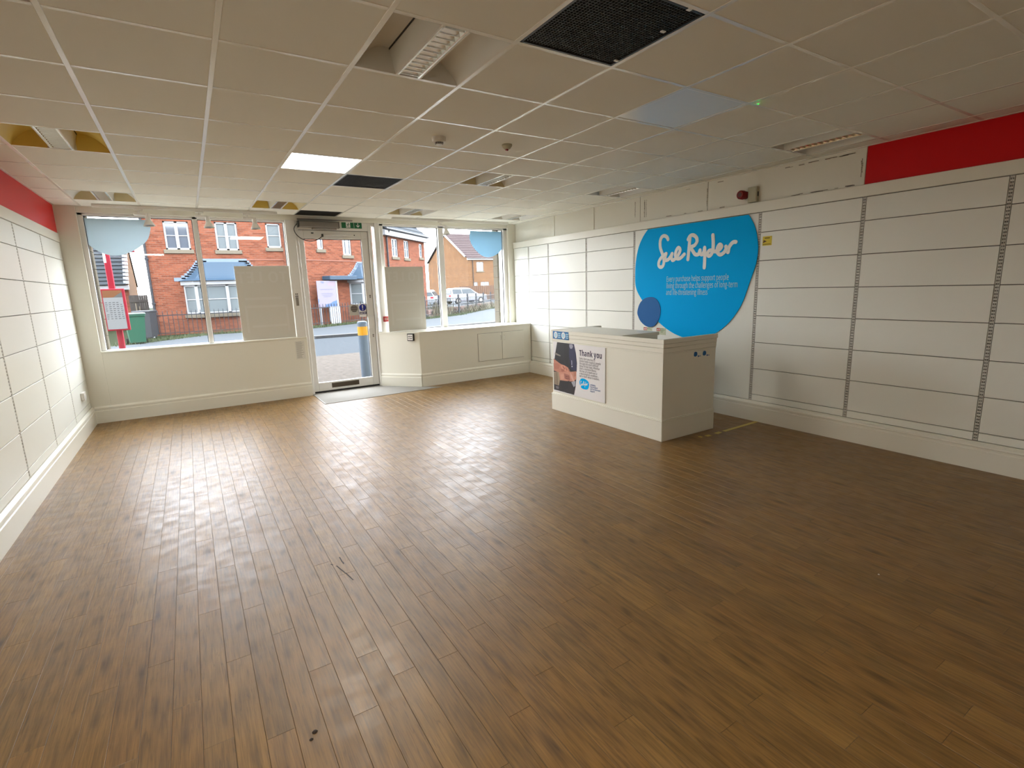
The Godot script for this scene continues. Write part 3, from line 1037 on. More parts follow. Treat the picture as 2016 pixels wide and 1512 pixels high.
# ---------------------------------------------------------------- counter
func build_counter():
	var o := thing("sales_counter", "white panelled sales counter standing in front of the blue sign", "counter", Vector3.ZERO)
	var x0 := 3.785
	var x1 := 4.57
	var z0 := -5.11
	var z1 := -3.335
	var H := 1.01
	var st := new_st()
	box(st, Vector3(x0, 0.0, z0), Vector3(x0 + 0.03, H - 0.01, z1), 0.002)
	obj("front_panel", st, M.counter, o)
	for z in [z0, z1 - 0.03]:
		st = new_st()
		box(st, Vector3(x0 + 0.001, 0.0, z), Vector3(x1, H - 0.002, z + 0.03), 0.002)
		obj("end_panel", st, M.counter, o)
	st = new_st()
	box(st, Vector3(x0 + 0.005, H - 0.035, z0 + 0.028), Vector3(4.38, H, -3.925), 0.002)
	obj("worktop", st, M.counter, o)
	st = new_st()
	box(st, Vector3(x0 + 0.03, 0.05, -3.96), Vector3(4.36, H - 0.035, -3.928), 0.002)
	obj("inner_partition", st, M.counter, o)
	st = new_st()
	box(st, Vector3(x0 + 0.03, 0.35, z0 + 0.03), Vector3(4.34, 0.375, -3.96), 0.002)
	obj("shelf", st, M.counter, o)
	# cornice: stepped band round front and ends; plinth likewise
	for e in [[0.862, 0.878, 0.004], [0.880, 0.925, 0.008], [0.928, 0.965, 0.011], [0.967, H, 0.014]]:
		st = new_st()
		var d: float = e[2]
		box(st, Vector3(x0 - d, e[0], z0 - d), Vector3(x0 + 0.004, e[1], z1 + d), 0.002)
		box(st, Vector3(x0, e[0], z1 - 0.004), Vector3(x1 + (0.012 if e[0] > 0.96 else 0.0), e[1], z1 + d), 0.002)
		box(st, Vector3(x0, e[0], z0 - d), Vector3(x1, e[1], z0 + 0.004), 0.002)
		obj("cornice_band", st, M.counter, o)
	for e in [[0.0, 0.200, 0.012], [0.200, 0.212, 0.016], [0.212, 0.222, 0.007]]:
		st = new_st()
		var d: float = e[2]
		box(st, Vector3(x0 - d, e[0], z0 - d), Vector3(x0 + 0.004, e[1], z1 + d), 0.003)
		box(st, Vector3(x0, e[0], z1 - 0.004), Vector3(x1, e[1], z1 + d), 0.003)
		box(st, Vector3(x0, e[0], z0 - d), Vector3(x1, e[1], z0 + 0.004), 0.003)
		obj("plinth_band", st, M.counter, o)
	# poster on the front
	var px := x0 - 0.009
	var ps := thing("poster", "thank-you poster with a photo of clasped hands on the counter front", "poster", Vector3(px, 0, 0))
	st = new_st()
	var za := -5.075
	var zb := -4.135
	var ya := 0.246
	var yb := 0.866
	box(st, Vector3(-0.002, ya, za), Vector3(0.009, yb, zb), 0.001)
	obj("board", st, M.print_white, ps)
	st = new_st()
	st.set_normal(Vector3.LEFT)
	for c in [[0, 1, za, ya], [1, 0, zb, yb], [1, 1, zb, ya], [0, 1, za, ya], [0, 0, za, yb], [1, 0, zb, yb]]:
		st.set_uv(Vector2(c[0], c[1]))
		st.add_vertex(Vector3(-0.0026, c[3], c[2]))
	var pm := mat("poster_print", 1, 1, 1, 0.45)
	pm.albedo_texture = poster_texture()
	obj("photo_print", st, pm, ps)
	var right := PI / 2 * -1.0
	text("heading", "Thank you", 0.092, M.ink, ps, Vector3(-0.0034, 0.826, -4.575), right, 0.385, true)
	var lines := ["Every item you buy or", "donate helps support people", "through the most difficult", "times of their lives. Whether", "that's a terminal illness,", "the loss of a loved one or", "a neurological condition –", "we're there when it matters."]
	var wd := [0.275, 0.365, 0.325, 0.35, 0.295, 0.31, 0.33, 0.345]
	for i in lines.size():
		text("text_line", lines[i], 0.033, M.ink_grey, ps, Vector3(-0.0034, 0.728 - i * 0.0295, -4.572), right, wd[i])
	st = new_st()
	var lp := PackedVector2Array([Vector2(0.0, 0.06), Vector2(0.03, 0.105), Vector2(0.09, 0.112), Vector2(0.155, 0.09), Vector2(0.17, 0.05), Vector2(0.15, 0.0), Vector2(0.09, -0.012), Vector2(0.03, 0.0)])
	var t := Transform3D(Basis(Vector3.UP, -PI / 2), Vector3(-0.0026, 0.365, -4.572))
	prism(st, smooth_loop(lp), t, 0.0008)
	obj("logo_blob", st, M.blue, ps)
	st = new_st()
	for s in logo_strokes():
		var q := []
		for p in smooth_line(s, 3): q.append(Vector2(0.018 + (p.x - 530) / 870.0 * 0.135, 0.047 - (p.y - 530) / 870.0 * 0.16))
		ribbon(st, q, 0.0055, t.translated_local(Vector3(0, 0, 0.0008)), 0.0005)
	obj("logo_script", st, M.print_white, ps)
	var ll := ["palliative,", "neurological", "and bereavement", "support"]
	for i in 4: text("strapline", ll[i], 0.026, M.navy, ps, Vector3(-0.0034, 0.438 - i * 0.024, -4.385), right, [0.095, 0.125, 0.175, 0.08][i])
	# blue sticker on the cornice
	var bs := thing("sticker", "blue sticker with two white circles on the counter's top band", "sticker", Vector3(x0 - 0.0145, 0, 0))
	st = new_st()
	box(st, Vector3(-0.001, 0.905, -5.075), Vector3(0.006, 1.0, -4.765), 0.0008)
	obj("backing", st, mat("sticker_blue", 0.01, 0.16, 0.42, 0.4), bs)
	for z in [-5.015, -4.865]:
		st = new_st()
		prism(st, ellipse(Vector2(0, 0.953), 0.036, 0.040), Transform3D(Basis(Vector3.UP, -PI / 2), Vector3(-0.001, 0, z)), 0.0006)
		obj("white_disc", st, M.print_white, bs)
		st = new_st()
		prism(st, ellipse(Vector2(0, 0.953), 0.024, 0.027), Transform3D(Basis(Vector3.UP, -PI / 2), Vector3(-0.0016, 0, z)), 0.0006)
		obj("inner_disc", st, M.print_pale, bs)
		for i in 3:
			bar("print_line", bs, Vector3(-0.001, 0.978 - i * 0.022, z + 0.044), right, 0.05, 0.011, M.print_pale)
	# two little stickers on the end
	for k in 2:
		var q := on_z([1366.0, 1383.5][k], [699.0, 697.0][k], z1 + 0.001)
		var s := thing("sticker", ["small blue-and-white sticker on the counter end, farther from its corner", "small blue-and-white sticker on the counter end, near the counter corner"][1 - k], "sticker", Vector3(q.x, q.y - 0.01, z1 + 0.0003))
		st = new_st()
		box(st, Vector3(-0.002, -0.028, -0.0012), Vector3(0.118, 0.044, 0.0006))
		obj("backing", st, M.counter, s)
		st = new_st()
		prism(st, smooth_loop(PackedVector2Array([Vector2(0.0, 0.012), Vector2(0.008, 0.036), Vector2(0.03, 0.04), Vector2(0.05, 0.03), Vector2(0.05, 0.002), Vector2(0.025, -0.008), Vector2(0.005, -0.002)])), Transform3D(Basis(), Vector3(0, 0, 0.0006)), 0.0005)
		obj("blob", st, M.navy, s)
		bar("print_line", s, Vector3(0.062, 0.0, 0.0006), 0.0, 0.016, 0.016, M.navy)
		bar("print_line", s, Vector3(0.082, -0.006, 0.0006), 0.0, 0.026, 0.006, M.navy)
func poster_texture() -> ImageTexture:
	var W := 480
	var H := 320
	var im := Image.create(W, H, false, Image.FORMAT_RGB8)
	im.fill(Color(0.90, 0.895, 0.905))
	var shapes := [   # outlines in zoomed pixels of the poster, colour
		[[130, 270, 410, 305, 440, 450, 455, 600, 450, 730, 400, 900, 430, 980, 405, 1103, 62, 1015, 62, 735, 60, 600, 80, 525, 95, 440], Color(0.10, 0.095, 0.12)],
		[[330, 300, 410, 305, 440, 450, 450, 730, 360, 700, 330, 500], Color(0.15, 0.15, 0.30)],
		[[62, 900, 170, 880, 350, 860, 445, 820, 430, 980, 405, 1103, 62, 1010], Color(0.12, 0.085, 0.10)],
		[[90, 430, 190, 480, 180, 495, 85, 462], Color(0.55, 0.52, 0.48)],
		[[62, 735, 150, 740, 178, 830, 150, 955, 70, 930], Color(0.62, 0.55, 0.46)],
		[[105, 745, 125, 745, 135, 940, 112, 940], Color(0.48, 0.42, 0.35)],
		[[62, 525, 150, 590, 190, 615, 250, 635, 310, 670, 350, 745, 300, 765, 140, 742, 66, 715], Color(0.75, 0.50, 0.42)],
		[[185, 625, 250, 640, 330, 700, 320, 745, 240, 720, 190, 670], Color(0.83, 0.58, 0.49)],
		[[215, 650, 232, 650, 262, 690, 245, 700], Color(0.62, 0.36, 0.30)], [[262, 665, 276, 668, 300, 715, 285, 720], Color(0.64, 0.38, 0.31)],
		[[150, 745, 330, 738, 400, 735, 445, 730, 445, 850, 400, 890, 340, 890, 250, 880, 172, 870], Color(0.80, 0.57, 0.49)],
		[[240, 760, 330, 790, 345, 880, 300, 870, 250, 840], Color(0.66, 0.42, 0.37)],
		[[345, 750, 380, 800, 410, 885, 392, 890, 355, 830], Color(0.86, 0.68, 0.62)],
		[[360, 900, 430, 880, 425, 960, 400, 980], Color(0.66, 0.66, 0.70)],
		[[262, 345, 278, 350, 286, 385, 270, 400, 256, 382], Color(0.65, 0.66, 0.68)],
		[[335, 310, 380, 310, 396, 340, 380, 378, 350, 380, 335, 345], Color(0.60, 0.61, 0.68)],
		[[75, 600, 140, 600, 170, 640, 150, 690, 80, 690], Color(0.70, 0.44, 0.36)], [[190, 690, 240, 700, 250, 730, 200, 735], Color(0.66, 0.40, 0.33)],
		[[300, 680, 312, 684, 340, 735, 326, 740], Color(0.66, 0.40, 0.34)], [[180, 780, 235, 770, 240, 850, 190, 860], Color(0.84, 0.62, 0.54)],
		[[262, 800, 330, 815, 336, 826, 266, 815], Color(0.50, 0.29, 0.25)], [[262, 830, 335, 845, 338, 855, 266, 845], Color(0.52, 0.31, 0.27)],
		[[395, 740, 440, 740, 440, 800, 405, 820], Color(0.72, 0.50, 0.42)], [[70, 750, 100, 750, 108, 930, 74, 925], Color(0.55, 0.48, 0.40)],
		[[240, 300, 300, 310, 320, 500, 300, 640, 250, 560], Color(0.07, 0.065, 0.085)], [[120, 520, 230, 560, 240, 600, 170, 590], Color(0.06, 0.055, 0.07)],
		[[90, 960, 150, 970, 145, 1010, 100, 1000], Color(0.42, 0.40, 0.42)], [[180, 900, 330, 880, 300, 1000, 200, 1030], Color(0.085, 0.06, 0.075)],
		[[366, 560, 376, 560, 378, 632, 368, 632], Color(0.72, 0.74, 0.82)], [[368, 645, 384, 645, 384, 664, 368, 664], Color(0.80, 0.82, 0.86)],
	]
	for s in shapes:
		var pl := PackedVector2Array()
		for i in range(0, s[0].size(), 2):
			var zx: float = s[0][i]
			var zy: float = s[0][i + 1]
			var top := lerpf(262.0, 368.0, (zx - 60.0) / 810.0)
			var bot := lerpf(1035.0, 1225.0, (zx - 60.0) / 810.0)
			pl.append(Vector2((zx - 60.0) / 810.0 * W, (zy - top) / (bot - top) * H))
		var lo := pl[0]
		var hi := pl[0]
		for p in pl:
			lo = lo.min(p)
			hi = hi.max(p)
		for y in range(maxi(0, int(lo.y)), mini(H, int(hi.y) + 1)):
			for x in range(maxi(0, int(lo.x)), mini(W, int(hi.x) + 1)):
				if Geometry2D.is_point_in_polygon(Vector2(x + 0.5, y + 0.5), pl):
					im.set_pixel(x, y, s[1])
	return ImageTexture.create_from_image(im)

# ---------------------------------------------------------------- blue sign
func logo_strokes() -> Array:
	var v := func(a: Array) -> Array:
		var out := []
		for i in range(0, a.size(), 2): out.append(Vector2(a[i], a[i + 1]))
		return out
	return [
		v.call([646, 400, 632, 372, 602, 360, 575, 378, 560, 425, 562, 490, 580, 545, 598, 600, 602, 650, 590, 692, 565, 706, 545, 685, 550, 640, 575, 600, 605, 572, 628, 556]),
		v.call([628, 556, 615, 598, 622, 630, 652, 618, 680, 580, 692, 556, 684, 600, 698, 630, 722, 616]),
		v.call([722, 616, 762, 565, 780, 515, 762, 490, 740, 518, 728, 570, 744, 610, 782, 606, 826, 564]),
		v.call([890, 372, 882, 450, 874, 540, 866, 620]), v.call([868, 400, 890, 362, 925, 352, 960, 380, 966, 425, 940, 465, 900, 486, 922, 530, 950, 566, 985, 560, 1000, 520]),
		v.call([1000, 518, 1002, 555, 1022, 566, 1042, 535, 1050, 494]), v.call([1050, 490, 1052, 560, 1050, 640, 1046, 710]),
		v.call([1130, 518, 1100, 524, 1082, 555, 1094, 582, 1122, 566, 1142, 510, 1146, 430, 1142, 352]), v.call([1144, 470, 1148, 525, 1166, 532]),
		v.call([1166, 532, 1212, 512, 1238, 476, 1218, 456, 1194, 488, 1192, 540, 1222, 568, 1264, 544, 1290, 500]),
		v.call([1284, 478, 1298, 520, 1308, 540, 1318, 490, 1345, 448, 1372, 428, 1394, 428]),
	]
func build_sign():
	var X := XR - 0.004
	var t := Transform3D(Basis(Vector3.UP, -PI / 2), Vector3(X, 0, 0))   # sign plane: x = world z, y = up, facing -x
	var o := thing("wall_sign", "large blue rounded sign with white script lettering on the right wall", "sign", Vector3.ZERO)
	var zy := func(a: Array) -> PackedVector2Array:
		var p := PackedVector2Array()
		for i in range(0, a.size(), 2):
			var w := on_x(1200.0 + a[i] / 5.6, 400.0 + a[i + 1] / 5.6, X - 0.008)
			p.append(Vector2(w.z, w.y))
		return p
	var side: PackedVector2Array = zy.call([1530, 120, 1590, 230, 1625, 360, 1635, 520, 1610, 680, 1550, 850, 1470, 1080, 1390, 1220, 1290, 1340, 1170, 1430, 1040, 1480, 900, 1495, 800, 1475, 680, 1420, 540, 1310, 420, 1150, 360, 1070, 300, 960, 283, 850, 290, 650, 320, 490, 370, 370, 425, 287])
	var outline := PackedVector2Array()
	var pts := []
	for p in side: pts.append(p)
	for p in smooth_line(pts, 4): outline.append(p)
	outline[0].y = 2.228
	outline[outline.size() - 1].y = 2.228
	var st := new_st()
	prism(st, outline, t, 0.008)
	obj("board", st, M.blue, o)
	st = new_st()
	for s in logo_strokes():
		var flat := []
		for p in s: flat.append_array([p.x, p.y])
		var q := []
		for p in zy.call(flat): q.append(p)
		ribbon(st, smooth_line(q, 4), 0.043, t.translated_local(Vector3(0, 0, 0.008)), 0.003)
	obj("script_lettering", st, M.print_white, o)
	var lines := ["Every purchase helps support people", "living through the challenges of long-term", "and life-threatening illness"]
	for i in 3:
		text("text_line", lines[i], 0.088, M.print_pale, o, Vector3(X - 0.0095, 1.632 - i * 0.083, -4.567), -PI / 2, [0.89, 1.005, 0.62][i])
	var c := thing("wall_sign", "small dark blue blob-shaped sign overlapping the large blue sign", "sign", Vector3.ZERO)
	st = new_st()
	prism(st, smooth_loop(zy.call([310, 1200, 330, 1120, 365, 1070, 410, 1042, 470, 1035, 520, 1060, 555, 1120, 565, 1180, 555, 1250, 530, 1310, 490, 1355, 440, 1365, 390, 1345, 345, 1300, 320, 1250]), 4), t.translated_local(Vector3(0, 0, 0.0085)), 0.006)
	obj("disc", st, M.navy, c)

# ---------------------------------------------------------------- things on the side walls
func build_wall_things():
	# sounder and its box on the upper right wall
	var a := on_x(1482, 383, 5.235)
	var o := thing("alarm_box", "speckled cream alarm box fixed high on the right wall", "alarm box", Vector3(5.271, a.y, a.z))
	var st := new_st()
	box(st, Vector3(-0.045, -0.078, -0.052), Vector3(0, 0.078, 0.052), 0.004)
	var cm: StandardMaterial3D = M.cream
	grain(cm, 0.3, 52, 0.72, 1.0, 3.0)
	obj("case", st, cm, o)
	st = new_st()
	box(st, Vector3(-0.048, -0.066, -0.042), Vector3(-0.044, 0.066, 0.042), 0.002)
	obj("cover", st, cm, o)
	st = new_st()
	box(st, Vector3(-0.034, -0.022, 0.0515), Vector3(-0.014, 0.024, 0.054), 0.001)
	obj("slot", st, M.black, o)
	a = on_x(1462, 384, 5.22)
	o = thing("alarm_sounder", "round red alarm sounder beside the cream alarm box", "alarm", Vector3(5.271, a.y, a.z))
	st = new_st()
	cyl(st, Vector3(0, 0, 0), Vector3(-0.045, 0, 0), 0.043, 0.043, 24)
	obj("base", st, M.signal_red, o)
	st = new_st()
	cyl(st, Vector3(-0.045, 0, 0), Vector3(-0.092, 0, 0), 0.047, 0.045, 24)
	cyl(st, Vector3(-0.092, 0, 0), Vector3(-0.102, 0, 0), 0.045, 0.036, 24)
	obj("horn", st, M.signal_red, o)
	st = new_st()
	cyl(st, Vector3(-0.102, 0, 0), Vector3(-0.106, 0, 0), 0.024, 0.022, 20)
	obj("grille", st, mat("dark_red", 0.10, 0.004, 0.006, 0.4), o)
	# yellow warning label
	o = thing("warning_label", "yellow warning label with a dark triangle on the right wall panel", "label", Vector3(XR - 0.0005, 1.937, -3.245))
	st = new_st()
	box(st, Vector3(-0.0012, -0.047, -0.050), Vector3(0.0008, 0.047, 0.050))
	obj("sheet", st, M.yellow, o)
	st = new_st()
	prism(st, PackedVector2Array([Vector2(-0.046, -0.020), Vector2(-0.004, -0.004), Vector2(-0.038, 0.012)]), Transform3D(Basis(Vector3.UP, -PI / 2), Vector3(-0.0012, 0, 0)), 0.0004)
	obj("pictogram", st, mat("label_brown", 0.10, 0.045, 0.0, 0.6), o)
	bar("print_line", o, Vector3(-0.0012, 0.036, -0.028), -PI / 2, 0.055, 0.014, mat("label_olive", 0.28, 0.20, 0.0, 0.6))
	bar("print_line", o, Vector3(-0.0012, -0.030, -0.046), -PI / 2, 0.085, 0.008, mat("label_olive", 0.28, 0.20, 0.0, 0.6))
	# two safety labels below the blob sign
	for k in 2:
		var z0: float = [-4.955, -4.725][k]
		var z1: float = [-4.80, -4.568][k]
		var ya: float = [0.885, 0.868][k]
		o = thing("safety_label", ["red and pale safety label under the dark blue blob sign", "taller red and pale safety label under the large blue sign"][k], "label", Vector3(XR - 0.0005, 0, 0))
		st = new_st()
		box(st, Vector3(-0.0012, ya, z0), Vector3(0.0008, 0.955, z1))
		obj("sheet", st, mat("label_pale", 0.55, 0.58, 0.40, 0.6), o)
		st = new_st()
		box(st, Vector3(-0.0018, 0.915, z0 + 0.004), Vector3(-0.001, 0.952, z0 + 0.064))
		obj("red_panel", st, mat("label_red", 0.50, 0.05, 0.02, 0.5), o)
		for i in 2:
			st = new_st()
			box(st, Vector3(-0.0024, 0.922, z0 + 0.014 + i * 0.026), Vector3(-0.0016, 0.940 + i * 0.004, z0 + 0.026 + i * 0.026))
			obj("pictogram", st, M.print_white, o)
		for i in 4:
			bar("print_line", o, Vector3(-0.0012, 0.947 - i * 0.014, z0 + 0.070), -PI / 2, [0.05, 0.075, 0.05, 0.04][i], 0.005, mat("label_green", 0.12, 0.22, 0.08, 0.6))
			if k == 0 and i == 1: break
	# socket on the left wall
	o = thing("wall_socket", "white square wall socket low on the left wall by the window corner", "socket", Vector3(XL, 0.437, -7.73))
	st = new_st()
	box(st, Vector3(0, -0.045, -0.072), Vector3(0.028, 0.045, 0.072), 0.004)
	obj("pattress", st, M.white, o)
	st = new_st()
	box(st, Vector3(0.027, -0.042, -0.069), Vector3(0.034, 0.042, 0.069), 0.003)
	obj("face_plate", st, M.white, o)
	for z in [-0.03, 0.03]:
		st = new_st()
		box(st, Vector3(0.033, -0.012, z - 0.005), Vector3(0.0365, 0.008, z + 0.005), 0.001)
		obj("switch", st, M.white, o)

# ---------------------------------------------------------------- things at the shop front
func spotlight(at: Vector3, label: String):
	var o := thing("track_spotlight", label, "spotlight", at, 0, "white spotlights on the window tracks")
	var st := new_st()
	box(st, Vector3(-0.045, -0.020, -0.016), Vector3(0.045, 0, 0.016), 0.004)
	obj("adaptor", st, M.white, o)
	st = new_st()
	cyl(st, Vector3(0.0, -0.018, 0), Vector3(0.0, -0.052, 0), 0.014, 0.014, 14)
	box(st, Vector3(-0.055, -0.076, -0.024), Vector3(0.075, -0.048, 0.024), 0.007)
	obj("gear_arm", st, M.white, o)
	st = new_st()
	cyl(st, Vector3(0.085, -0.055, 0), Vector3(0.088, -0.135, 0.006), 0.027, 0.030, 18)
	cyl(st, Vector3(0.088, -0.135, 0.006), Vector3(0.092, -0.200, 0.012), 0.031, 0.064, 22, false)
	obj("head", st, M.white, o)
	st = new_st()
	cyl(st, Vector3(0.0912, -0.186, 0.0105), Vector3(0.0916, -0.191, 0.011), 0.052, 0.054, 20)
	obj("lamp_face", st, mat("lamp_reflector", 0.20, 0.19, 0.18, 0.25, 0.8), o)
func build_front_things():
	var st: SurfaceTool
	var o: Node3D
	# lighting tracks
	for k in 2:
		var x0: float = [-0.81, 2.86][k]
		var x1: float = [1.20, 4.97][k]
		o = thing("lighting_track", ["white lighting track on the ceiling along the long window", "white lighting track on the ceiling along the window over the ledge"][k], "lighting track", Vector3(0, CY - 0.001, -7.98))
		st = new_st()
		for s in [-1.0, 1.0]:
			box(st, Vector3(x0, -0.034, s * 0.014 - 0.004), Vector3(x1, 0, s * 0.014 + 0.004), 0.001)
		box(st, Vector3(x0, -0.008, -0.014), Vector3(x1, 0, 0.014))
		obj("rail", st, M.white, o)
		for x in [x0, x1]:
			st = new_st()
			box(st, Vector3(x - 0.006, -0.035, -0.019), Vector3(x + 0.006, 0, 0.019), 0.001)
			obj("end_cap", st, M.white, o)
	var sl := ["white track spotlight hanging before the frosted blob on the long window", "white track spotlight by the mullion of the long window", "white track spotlight between the mullion and the door post", "white track spotlight over the window right of the entrance"]
	for k in 4: spotlight(Vector3([-0.37, 0.275, 0.825, 3.68][k], CY - 0.036, -7.98), sl[k])
	# door operator with its looping cable
	o = thing("door_operator", "grey steel box of the automatic door operator over the entrance", "door operator", Vector3.ZERO)
	st = new_st()
	box(st, Vector3(1.512, 2.506, -8.24), Vector3(2.075, 2.588, -8.14), 0.006)
	obj("case", st, M.steel, o)
	for x in [1.497, 2.077]:
		st = new_st()
		box(st, Vector3(x, 2.50, -8.24), Vector3(x + 0.014, 2.592, -8.136), 0.004)
		obj("end_cap", st, M.black if x < 2.0 else M.steel, o)
	st = new_st()
	box(st, Vector3(1.70, 2.478, -8.235), Vector3(2.05, 2.504, -8.17), 0.004)
	obj("drive_arm", st, M.steel, o)
	st = new_st()
	box(st, Vector3(1.50, 2.612, -8.235), Vector3(2.30, 2.626, -8.18), 0.003)
	obj("rail", st, M.steel, o)
	o = thing("cable", "black cable looping from the door operator to the door top", "cable", Vector3.ZERO)
	st = new_st()
	var pts := []
	for p in smooth_line([Vector2(585, 440), Vector2(580, 446), Vector2(579, 453), Vector2(584, 462), Vector2(594, 470), Vector2(608, 474.5), Vector2(622, 473), Vector2(631, 468), Vector2(634.5, 464)], 4):
		pts.append(on_z(p.x, p.y, -8.19))
	pts.append(on_z(634.5, 463, -8.265))
	tube(st, pts, 0.0055, 8)
	obj("lead", st, M.black, o)
	st = new_st()
	var cp := on_z(634.5, 463.5, -8.255)
	box(st, cp + Vector3(-0.012, -0.02, -0.012), cp + Vector3(0.012, 0.02, 0.02), 0.003)
	obj("clip", st, M.black, o)
	# exit sign
	o = thing("exit_sign", "green emergency exit sign with running figure and down arrow", "exit sign", Vector3(0, 0, -8.24))
	st = new_st()
	box(st, Vector3(2.142, 2.515, 0.0), Vector3(2.45, 2.607, 0.008), 0.001)
	obj("plate", st, M.green, o)
	st = new_st()
	box(st, Vector3(2.327, 2.517, 0.0075), Vector3(2.331, 2.605, 0.0088))
	obj("divider", st, M.print_white, o)
	st = new_st()
	box(st, Vector3(2.207, 2.522, 0.0075), Vector3(2.272, 2.600, 0.0088))
	obj("pictogram_door", st, M.print_white, o)
	st = new_st()
	var T := Transform3D(Basis(), Vector3(2.24, 2.56, 0.0088))
	prism(st, ellipse(Vector2(0.008, 0.028), 0.006, 0.006, 12), T, 0.0006)
	ribbon(st, [Vector2(0.004, 0.018), Vector2(-0.004, -0.002)], 0.010, T, 0.0006)
	ribbon(st, [Vector2(-0.004, -0.002), Vector2(0.008, -0.012), Vector2(0.004, -0.030)], 0.006, T, 0.0006)
	ribbon(st, [Vector2(-0.004, -0.002), Vector2(-0.012, -0.018), Vector2(-0.026, -0.020)], 0.006, T, 0.0006)
	ribbon(st, [Vector2(0.004, 0.016), Vector2(0.018, 0.006), Vector2(0.026, 0.012)], 0.005, T, 0.0006)
	ribbon(st, [Vector2(0.002, 0.016), Vector2(-0.014, 0.012), Vector2(-0.020, 0.0)], 0.005, T, 0.0006)
	obj("running_figure", st, M.green, o)
	st = new_st()
	T = Transform3D(Basis(), Vector3(2.39, 2.561, 0.0078))
	ribbon(st, [Vector2(0, 0.028), Vector2(0, -0.024)], 0.010, T, 0.001)
	ribbon(st, [Vector2(-0.022, -0.004), Vector2(0, -0.027), Vector2(0.022, -0.004)], 0.010, T, 0.001)
	obj("arrow", st, M.print_white, o)
	# to-let boards, their print showing faintly through the back
	for k in 2:
		var x0: float = [0.61, 2.725][k]
		var x1: float = [1.322, 3.375][k]
		var zz: float = [-8.235, -8.12][k]
		var y0: float = [0.909, 0.890][k]
		var y1: float = [1.955, 1.925][k]
		o = thing("notice_board", ["back of a large to-let board standing in the long window", "back of a large to-let board standing on the cupboard ledge"][k], "notice board", Vector3(0, 0, zz))
		st = new_st()
		box(st, Vector3(x0, y0, -0.006), Vector3(x1, y1, 0.0), 0.001)
		var bm := mat("board_back", 0.66, 0.635, 0.565, 0.42)
		bm.backlight_enabled = true
		bm.backlight = Color(0.25, 0.25, 0.23)
		obj("sheet", st, bm, o)
		var gm := mat("show_through", 0.70, 0.68, 0.62, 0.42)
		var w := x1 - x0
		var h := y1 - y0
		var words: String = ["TO LET", "TO LET"][k]
		var tw := w * 0.92
		text("heading", words, h * 0.21, gm, o, Vector3(x1 - w * 0.04 + (0.0 if k == 0 else 0.0), y1 - h * 0.03, 0.0004), 0.0, tw, true, true)
		for e in [[0.12, 0.42, 0.80, 0.455], [0.1, 0.53, 0.9, 0.56], [0.1, 0.56, 0.14, 0.90], [0.86, 0.56, 0.9, 0.90], [0.2, 0.80, 0.85, 0.83]]:
			st = new_st()
			box(st, Vector3(x0 + w * e[0], y1 - h * e[3], 0.0), Vector3(x0 + w * e[2], y1 - h * e[1], 0.0005))
			obj("print_band", st, gm, o)
	# vinyl blobs on the glass
	for k in 2:
		var pl: PackedVector2Array
		if k == 0: pl = PackedVector2Array([Vector2(-0.944, 2.545), Vector2(-0.30, 2.545), Vector2(-0.282, 2.46), Vector2(-0.323, 2.32), Vector2(-0.40, 2.23), Vector2(-0.518, 2.15), Vector2(-0.672, 2.098), Vector2(-0.807, 2.118), Vector2(-0.90, 2.18), Vector2(-0.944, 2.232)])
		else: pl = PackedVector2Array([Vector2(5.03, 2.545), Vector2(4.388, 2.545), Vector2(4.372, 2.45), Vector2(4.385, 2.36), Vector2(4.45, 2.25), Vector2(4.562, 2.147), Vector2(4.68, 2.095), Vector2(4.80, 2.098), Vector2(4.93, 2.15), Vector2(5.03, 2.235)])
		o = thing("window_vinyl", ["pale blue rounded vinyl in the top corner of the long window", "blue rounded vinyl in the top corner of the window by the right wall"][k], "window sticker", Vector3(0, 0, -8.302))
		var m := mat("window_vinyl_%d" % k, [0.34, 0.24][k], [0.43, 0.42][k], [0.47, 0.54][k], 0.5)
		m.backlight_enabled = true
		m.backlight = (Color(0.55, 0.61, 0.63) if k == 0 else Color(0.42, 0.565, 0.65)).linear_to_srgb()
		var out := PackedVector2Array()
		var lst := []
		for i in range(1, pl.size()): lst.append(pl[i])
		out.append(pl[0])
		for p in smooth_line(lst, 4): out.append(p)
		st = new_st()
		prism(st, out, Transform3D(), 0.0015)
		obj("film", st, m, o)
	# stickers on the door glass
	o = thing("door_sticker", "blue round exclamation mark sticker on the entrance door glass", "sticker", Vector3(0, 0, -8.297))
	st = new_st()
	box(st, Vector3(2.315, 1.15, 0.0), Vector3(2.43, 1.36, 0.001))
	obj("backing", st, M.print_white, o)
	st = new_st()
	prism(st, ellipse(Vector2(2.372, 1.297), 0.055, 0.055), Transform3D(Basis(), Vector3(0, 0, 0.001)), 0.0006)
	obj("disc", st, mat("mandatory_blue", 0.012, 0.02, 0.28, 0.4), o)
	st = new_st()
	prism(st, PackedVector2Array([Vector2(2.362, 1.335), Vector2(2.382, 1.335), Vector2(2.378, 1.280), Vector2(2.367, 1.280)]), Transform3D(Basis(), Vector3(0, 0, 0.0016)), 0.0006)
	prism(st, ellipse(Vector2(2.372, 1.263), 0.009, 0.009), Transform3D(Basis(), Vector3(0, 0, 0.0016)), 0.0006)
	obj("exclamation_mark", st, M.print_white, o)
	st = new_st()
	box(st, Vector3(2.318, 1.192, 0.0009), Vector3(2.427, 1.228, 0.0016))
	obj("caption_band", st, mat("caption_navy", 0.012, 0.015, 0.09, 0.4), o)
	bar("print_line", o, Vector3(2.328, 1.215, 0.0016), 0.0, 0.046, 0.011, M.print_white)
	bar("print_line", o, Vector3(2.380, 1.215, 0.0016), 0.0, 0.038, 0.011, M.print_white)
	o = thing("door_sticker", "round grey sticker on the entrance door glass", "sticker", Vector3(0, 0, -8.297))
	st = new_st()
